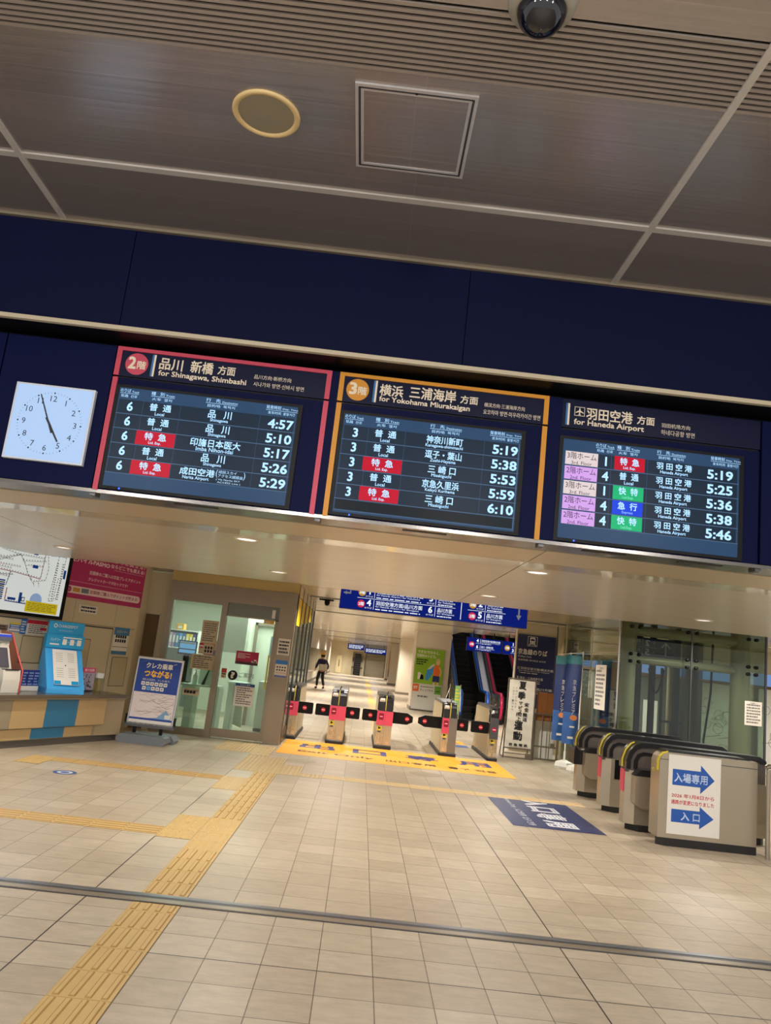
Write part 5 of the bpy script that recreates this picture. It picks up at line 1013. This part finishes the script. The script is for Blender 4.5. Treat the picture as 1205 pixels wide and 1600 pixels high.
for u in (.25, 2.8):
    b = MB(); b.box(u, u+.04, .07, .11, .4, .43, darksteel); b.build('hanger', t)
# signs over the escalators
for k, (x, lb, f, nums) in enumerate(((3.2, 'lit blue sign above the left escalator for tracks four and six', '2', '46'), (4.31, 'lit blue sign for tracks one and three partly behind the navy sign', '3', '13'))):
    t = thing('hanging_sign', lb, 'hanging sign', (x, 24, 2.21), 0, 'lit blue signs over the escalators')
    b = MB(); b.box(0, 1.08, 0, .14, 0, .41, M('sign casing navy')); b.rect(.008, .008, 1.072, .402, .003, sb); b.build('casing', t)
    b = MB(); d = .007; b.disc(.15, .2, .085, d, s2m if f == '2' else s3, 24); b.text(f+'階', .09, .165, .21, .24, d+.003, sw, .02)
    for r_, z in enumerate((.225, .04)): b.textk(nums[r_], .325, z+.05, .1, d, sw, 'c', .03); b.text('のりば', .27, z+.005, .38, z+.035, d, sw); b.rect(.41, z, .42, z+.15, d, sw); b.text(('羽田空港方面/横浜方面', '品川・新橋方面')[r_], .45, z+.075, (1.03, .82)[r_], z+.14, d, sw, .012); b.text(('for Haneda Airport / for Yokohama', 'for Shinagawa, Shimbashi')[r_], .45, z+.035, (1.02, .86)[r_], z+.066, d, sw); b.lines(.45, z, .95, z+.026, 1, d, sw, 75)
    b.build('lettering', t)
    for u in (.2, .85):
        b = MB(); b.tube([(u, .07, .4), (u, .07, .59)], .02, black, 8); b.build('hanger', t)
# escalators: steps, inner panels, handrails
def escalator(label, x0, x1, y0, rise, left_col, right_col, group):
    t = thing('escalator', label, 'escalator', (x0, y0, 0), 0, group); w = x1-x0; T = .56
    stepm = M('escalator step', (17, 17, 18), .45, .2); nose = M('step nose', (58, 58, 60), .4, .4); inner = M('escalator skirt', (24, 24, 26), .3, .3); chrome = M('escalator chrome', (168, 166, 168), .16, 1.0)
    b = MB(); n = int(rise/.2)
    for i in range(n):
        y = .9+i*.2/T; b.box(.0, w, y, y+.2/T+.05, .2*i, .2*(i+1)-.01, stepm); b.box(.0, w, y-.012, y+.02, .2*(i+1)-.025, .2*(i+1)-.006, nose)
    b.box(0, w, 0, .95, 0, .012, darksteel); b.build('steps', t)
    top = rise
    def bal(x, wd, side, col):
        P = [(-.45, .0), (-.5, .5), (-.42, .85), (-.3, .93), (.75, .93), (1.0, .98), (1.0+top/T, .98+top), (1.0+top/T, .02+top), (1.1, .0)]
        b = MB(); b.prism(P, x, x+wd, inner if side else chrome, 'x'); b.build('balustrade', t)
        b = MB(); H = [(.0, .1), (-.42, .16), (-.53, .3), (-.55, .55), (-.47, .84), (-.32, .95), (.72, .96), (1.0, 1.02), (1.0+top/T, 1.02+top)]
        b.tube([(x+wd/2, y, z) for y, z in H], .05, col, 10); b.build('handrail', t)
        b = MB(); xx = x+wd if x < w/2 else x; b.tube([(xx, y, z) for y, z in [(.2, .03), (.8, .06), (1.0+top/T, .14+top)]], .022, chrome, 8); b.build('skirt_trim', t)
        b = MB(); b.prism([(-.44, .55), (-.40, .84), (-.3, .90), (.75, .90), (1.0, .95), (1.0+top/T, .95+top), (1.0+top/T, .7+top), (1.0, .7), (.75, .62)], x+wd*.2, x+wd*.8, chrome, 'x'); b.prism([(-.47, .3), (-.49, .55), (-.36, .87), (-.3, .88), (-.3, .3)], x+.005, x+wd-.005, chrome, 'x'); b.build('end_cap', t)
    bal(-.16, .16, 1, left_col); bal(w, .16, 1, right_col)
    return t
hb = M('handrail blue', (24, 88, 190), .3, 0, coat=.4); hr = M('handrail crimson', (196, 30, 80), .3, 0, coat=.4)
escalator('left escalator with blue handrails rising beside the green poster', 3.42, 4.13, 25.8, 3.8, hb, hb, 'black stepped escalators')
escalator('right escalator with crimson handrails behind the hanging blue signs', 4.74, 5.5, 25.8, 3.8, hr, hr, 'black stepped escalators')
b = MB(); b.prism([(26.6, .5), (27.0, .9), (33.6, 4.55), (33.6, 3.9), (27.2, .4)], 4.3, 4.57, M('centre chrome deck', (150, 148, 152), .2, 1.0), 'x'); b.box(4.3, 4.57, 25.9, 26.6, 0, .8, steel2); o = struct('trim_5', b, 'polished deck between the two escalators')
t = thing('safety_panel', 'low clear safety panel with a green notice by the foot of the left escalator', 'barrier', (2.95, 25.2, 0))
b = MB(); b.box(0, .34, 0, .012, .1, 1.1, clear); b.build('panel', t); b = MB(); b.box(.17, .34, -.01, -.002, .2, 1.08, M('green notice', (120, 170, 100), .5)); b.lines(.19, .3, .32, 1.0, 7, .012, yellow, 81); b.build('notice', t)
for x in (0, .34):
    b = MB(); b.tube([(x, 0, 0), (x, 0, 1.12)], .016, steel, 8); b.tube([(x, 0, 1.0), (x-.25*(x < .1), -.3, .3)], .012, steel, 8); b.build('post', t)
# green poster on the column
t = thing('poster', 'tall green fitness poster on the white concourse column', 'poster', (1.95, 28.15, .05))
b = MB(); b.box(0, 1.04, -.02, 0, 0, 2.14, M('poster white base', (212, 212, 204), .5)); b.build('sheet', t)
b = MB(); d = .024; b.rect(.0, .9, 1.04, 2.14, d, M('poster green', (134, 182, 22), .5))
b.text('できた!でひらく、', .06, 1.97, .86, 2.08, d+.003, paper, .03); b.text('可能性のトビラ。', .04, 1.83, .74, 1.94, d+.003, paper, .03); b.lines(.05, 1.55, .46, 1.78, 3, d+.003, ink, 90, .6)
b.rect(.0, .62, .22, .88, d, M('poster orange', (226, 104, 44), .5)); b.text('FIT', .04, .7, .18, .8, d+.003, paper, .03); b.rect(.79, .58, 1.02, .86, d, M('poster leaf', (106, 164, 44), .5)); b.rect(.84, .66, .98, .7, d+.003, M('poster dark green', (50, 100, 40), .5)); b.text('ティップネス', .27, .64, .74, .73, d, grayink, .02); b.lines(.28, .77, .74, .83, 1, d, grayink, 91); b.lines(.2, .42, .82, .5, 1, d, grayink, 92, .7)
sk, oc, nv = M('poster skin', (232, 190, 150), .6), M('poster vest orange', (240, 120, 30), .5), M('poster shorts navy', (36, 44, 110), .5)
b.poly([(.42, 1.12), (.46, 1.42), (.62, 1.6), (.72, 1.64), (.68, 1.3), (.52, 1.04), (.44, 1.04)], d+.003, M('board blue', (50, 150, 230), .5)); b.poly([(.46, 1.42), (.62, 1.6), (.72, 1.64), (.7, 1.56), (.56, 1.44)], d+.004, paper)
b.poly([(.7, 1.2), (.9, 1.2), (.94, 1.45), (.88, 1.6), (.74, 1.6), (.68, 1.45)], d+.005, oc); b.poly([(.68, 1.0), (.8, 1.0), (.8, 1.08), (.82, 1.0), (.93, 1.0), (.92, 1.22), (.69, 1.22)], d+.006, nv); b.disc(.83, 1.7, .075, d+.006, sk, 20, .1); b.poly([(.75, 1.74), (.91, 1.74), (.88, 1.83), (.79, 1.83)], d+.008, M('poster straw', (206, 190, 130), .6)); b.poly([(.9, 1.56), (.99, 1.4), (.95, 1.2), (.91, 1.22), (.94, 1.4), (.88, 1.5)], d+.007, sk); b.rect(.7, .9, .78, 1.0, d+.006, sk); b.rect(.84, .9, .91, 1.0, d+.006, sk)
b.poly([(.14, 1.05), (.3, 1.05), (.3, 1.22), (.2, 1.3), (.14, 1.28)], d+.003, paper); b.poly([(.22, 1.05), (.36, 1.05), (.34, 1.2), (.25, 1.24)], d+.004, black); b.build('print', t)
# far end: door, shutter, escalator, signs
w = MB(); w.box(-2.27, -1.58, 69.9, 69.98, 0, 1.63, cream2); w.box(-2.15, -1.7, 69.86, 69.9, .05, 1.58, M('far door leaf', (222, 206, 160), .5)); w.box(-1.95, -1.88, 69.84, 69.86, .6, 1.2, darksteel); struct('door_3', w, 'cream double door in the far end wall')
t = thing('roller_shutter', 'closed grey roller shutter at the far end of the concourse', 'shutter', (.45, 69.85, 0))
b = MB()
for i in range(22): b.prism([(0, .09*i), (-.03, .09*i+.02), (-.03, .09*i+.07), (0, .09*i+.088)], 0, 1.66, M('shutter slat', (150, 142, 124), .35, .6), 'x')
b.build('curtain', t)
for x in (-.06, 1.66):
    b = MB(); b.box(x, x+.06, -.06, .1, 0, 2.0, darksteel); b.build('guide', t)
b = MB(); b.box(0, 1.66, -.08, 0, 1.98, 2.1, darksteel); b.build('bottom_box' if 0 else 'hood', t)
t = thing('escalator', 'small black escalator at the far end of the concourse', 'escalator', (-.75, 69.2, 0))
b = MB()
for i in range(10): b.box(.2, .75, .06*i, .06*i+.1, .19*i, .19*(i+1)-.02, M('escalator step')); b.box(.2, .75, .06*i-.01, .06*i, .19*(i+1)-.04, .19*(i+1)-.02, M('step nose'))
b.build('steps', t)
for x in (0, .78):
    b = MB(); b.prism([(-.5, 0), (-.5, .6), (0, .75), (.6, 2.0), (.7, 2.0), (.7, 0)], x, x+.16, steel2, 'x'); b.build('balustrade', t)
for x, z, w_, h_, lb in ((-1.28, 2.2, 1.46, .48, 'upper left blue sign at the far end of the concourse'), (.24, 2.03, 1.9, .45, 'lower right blue sign in front of the far shutter')):
    t = thing('hanging_sign', lb, 'hanging sign', (x, 68.5, z), 0, 'lit blue signs at the far end'); b = MB(); b.box(0, w_, 0, .15, 0, h_, M('sign casing navy')); b.rect(.01, .01, w_-.01, h_-.01, .01, sb); b.build('casing', t)
    b = MB(); b.lines(.1, .08, w_-.1, h_-.06, 3, .03, sw, int(w_*100), .5); b.build('lettering', t)
    for u in (.2, w_-.25):
        b = MB(); b.box(u, u+.05, .05, .1, h_, 2.8-z, darksteel); b.build('hanger', t)
t = thing('surveillance_camera', 'small dark dome camera under the concourse ceiling by the office corner', 'security camera', (-.9, 17.0, 2.8)); b = MB(); b.box(-.16, .16, -.02, .02, -.03, 0, black); b.build('bracket', t); b = MB(); b.lathe([(.06, -.03), (.06, -.08), (.04, -.13), (.001, -.14)], (.02, 0, 0), black, 18); b.build('dome', t)
# ================================================================== PERSON far down the concourse
def skin(name, parent, verts, edges, radii, m, root=0, sub=1):
    me = bpy.data.meshes.new(name); me.from_pydata(verts, edges, []); o = bpy.data.objects.new(name, me); C.objects.link(o); o.parent = parent
    md = o.modifiers.new('skin', 'SKIN'); md.use_smooth_shade = True
    for v, r in zip(me.skin_vertices[0].data, radii): v.radius = r if isinstance(r, tuple) else (r, r)
    me.skin_vertices[0].data[root].use_root = True
    sb_ = o.modifiers.new('sub', 'SUBSURF'); sb_.levels = sub; sb_.render_levels = sub; me.materials.append(m); return o
pt = thing('person', 'person in a dark navy jacket and yellow hat walking through the concourse', 'person', (-1.76, 36.4, 0), math.radians(-155))
# local: faces -y; x to the person's left side seen from the front
V = []; E_ = []; R_ = []
def node(p, r, prev=None):
    V.append(p); R_.append(r)
    if prev is not None: E_.append((prev, len(V)-1))
    return len(V)-1
pel = node((0, 0, .84), (.13, .10)); wa = node((0, 0, .97), (.125, .09), pel); ch = node((0, -.01, 1.16), (.15, .1), wa); sh = node((0, 0, 1.29), (.11, .08), ch); nk = node((0, -.01, 1.37), .05, sh); hd = node((0, -.03, 1.44), (.065, .075), nk); hd2 = node((0, -.03, 1.52), (.072, .09), hd); hd3 = node((0, -.025, 1.59), (.055, .07), hd2)
legs = {}
for s_, kn, an, toe in ((1, (.1, -.14, .46), (.11, -.10, .08), (.12, -.27, .035)), (-1, (-.09, .02, .45), (-.1, .24, .12), (-.1, .12, .035))):
    hp = node((s_*.085, 0, .78), .088, pel); k = node(kn, .06, hp); a = node(an, .04, k); node(toe, .038, a); legs[s_] = (hp, k, a)
hands = {}
for s_, el, wr in ((1, (.27, .05, 1.05), (.25, -.12, .88)), (-1, (-.27, .08, 1.06), (-.3, -.06, .86))):
    so = node((s_*.17, 0, 1.27), .055, sh); e = node(el, .042, so); wr_ = node(wr, .03, e); d_ = (Vector(wr)-Vector(el)).normalized()
    pa = node(tuple(Vector(wr)+d_*.06), (.034, .02), wr_)
    for q, l in ((-.028, .065), (-.01, .078), (.01, .074), (.028, .058)):
        f0 = node(tuple(Vector(wr)+d_*.1+Vector((0, q, 0))), .009, pa); node(tuple(Vector(wr)+d_*(.1+l)+Vector((-s_*.012, q, 0))), .008, f0)
    th = node(tuple(Vector(wr)+d_*.05+Vector((-s_*.02, -.04, 0))), .011, wr_); node(tuple(Vector(wr)+d_*.09+Vector((-s_*.025, -.055, 0))), .009, th)
body = skin('body', pt, V, E_, R_, M('skin tone', (206, 160, 128), .6), 0, 1)
b = MB(); b.lathe([(.001, -.012), (.013, -.006), (.011, .012), (.001, .03)], (0, -.125, 1.5), M('skin tone'), 8); b.rect(-.02, 1.458, .02, 1.464, .125, M('lip', (150, 80, 76), .6)); b.rect(-.04, 1.525, -.016, 1.536, .12, black); b.rect(.016, 1.525, .04, 1.536, .12, black)
for s_ in (-1, 1): b.lathe([(.001, -.01), (.018, 0), (.001, .01)], (s_*.078, -.02, 1.505), M('skin tone'), 8)
b.build('face', pt)
jk = M('navy jacket', (26, 34, 78), .7, 0, noise=.15, nscale=20); tr = M('black trousers', (22, 23, 28), .75)
skin('jacket', pt, [(0, 0, .86), (0, 0, .98), (0, -.01, 1.16), (0, 0, 1.29), (0, -.01, 1.34), (.175, 0, 1.28), (.275, .05, 1.05), (.255, -.09, .91), (-.175, 0, 1.28), (-.275, .08, 1.06), (-.3, -.03, .9)],
     [(0, 1), (1, 2), (2, 3), (3, 4), (3, 5), (5, 6), (6, 7), (3, 8), (8, 9), (9, 10)], [(.155, .12), (.15, .115), (.175, .125), (.125, .1), .065, .075, .06, .048, .075, .06, .048], jk, 0, 1)
skin('trousers', pt, [(0, 0, .86), (.085, 0, .76), (.1, -.14, .46), (.11, -.10, .12), (-.085, 0, .76), (-.09, .02, .45), (-.1, .23, .15)], [(0, 1), (1, 2), (2, 3), (0, 4), (4, 5), (5, 6)], [(.14, .11), .1, .074, .06, .1, .074, .06], tr, 0, 1)
for s_, h_, tz in ((1, (.11, -.08, .045), (.12, -.29, .035)), (-1, (-.1, .28, .09), (-.1, .11, .035))): skin('shoe', pt, [h_, tuple((Vector(h_)+Vector(tz))/2), tz], [(0, 1), (1, 2)], [(.048, .045), (.05, .04), (.044, .034)], black, 0, 1)
b = MB(); b.lathe([(.145, 1.55), (.15, 1.56), (.105, 1.585), (.1, 1.63), (.075, 1.67), (.001, 1.685)], (0, -.025, 0), M('straw yellow hat', (222, 170, 70), .6), 20); b.build('hat', pt)
b = MB(); b.lathe([(.095, 1.44), (.1, 1.5), (.1, 1.56)], (0, .0, 0), M('black hair', (26, 22, 20), .7), 16); b.build('hair', pt)
tt = thing('bag', 'pale grey shoulder bag carried at the waist by the walking person', 'bag', (-1.76, 36.4, 0), math.radians(-155))
b = MB(); b.bbox(-.18, .2, .14, .24, .84, 1.12, M('pale grey bag', (196, 192, 182), .7), .03); b.build('pouch', tt); b = MB(); b.tube([(-.16, .18, 1.1), (-.1, .15, 1.33), (.1, -.12, 1.36), (.19, .1, 1.12)], .014, M('bag strap', (90, 88, 84), .7), 6); b.build('strap', tt)
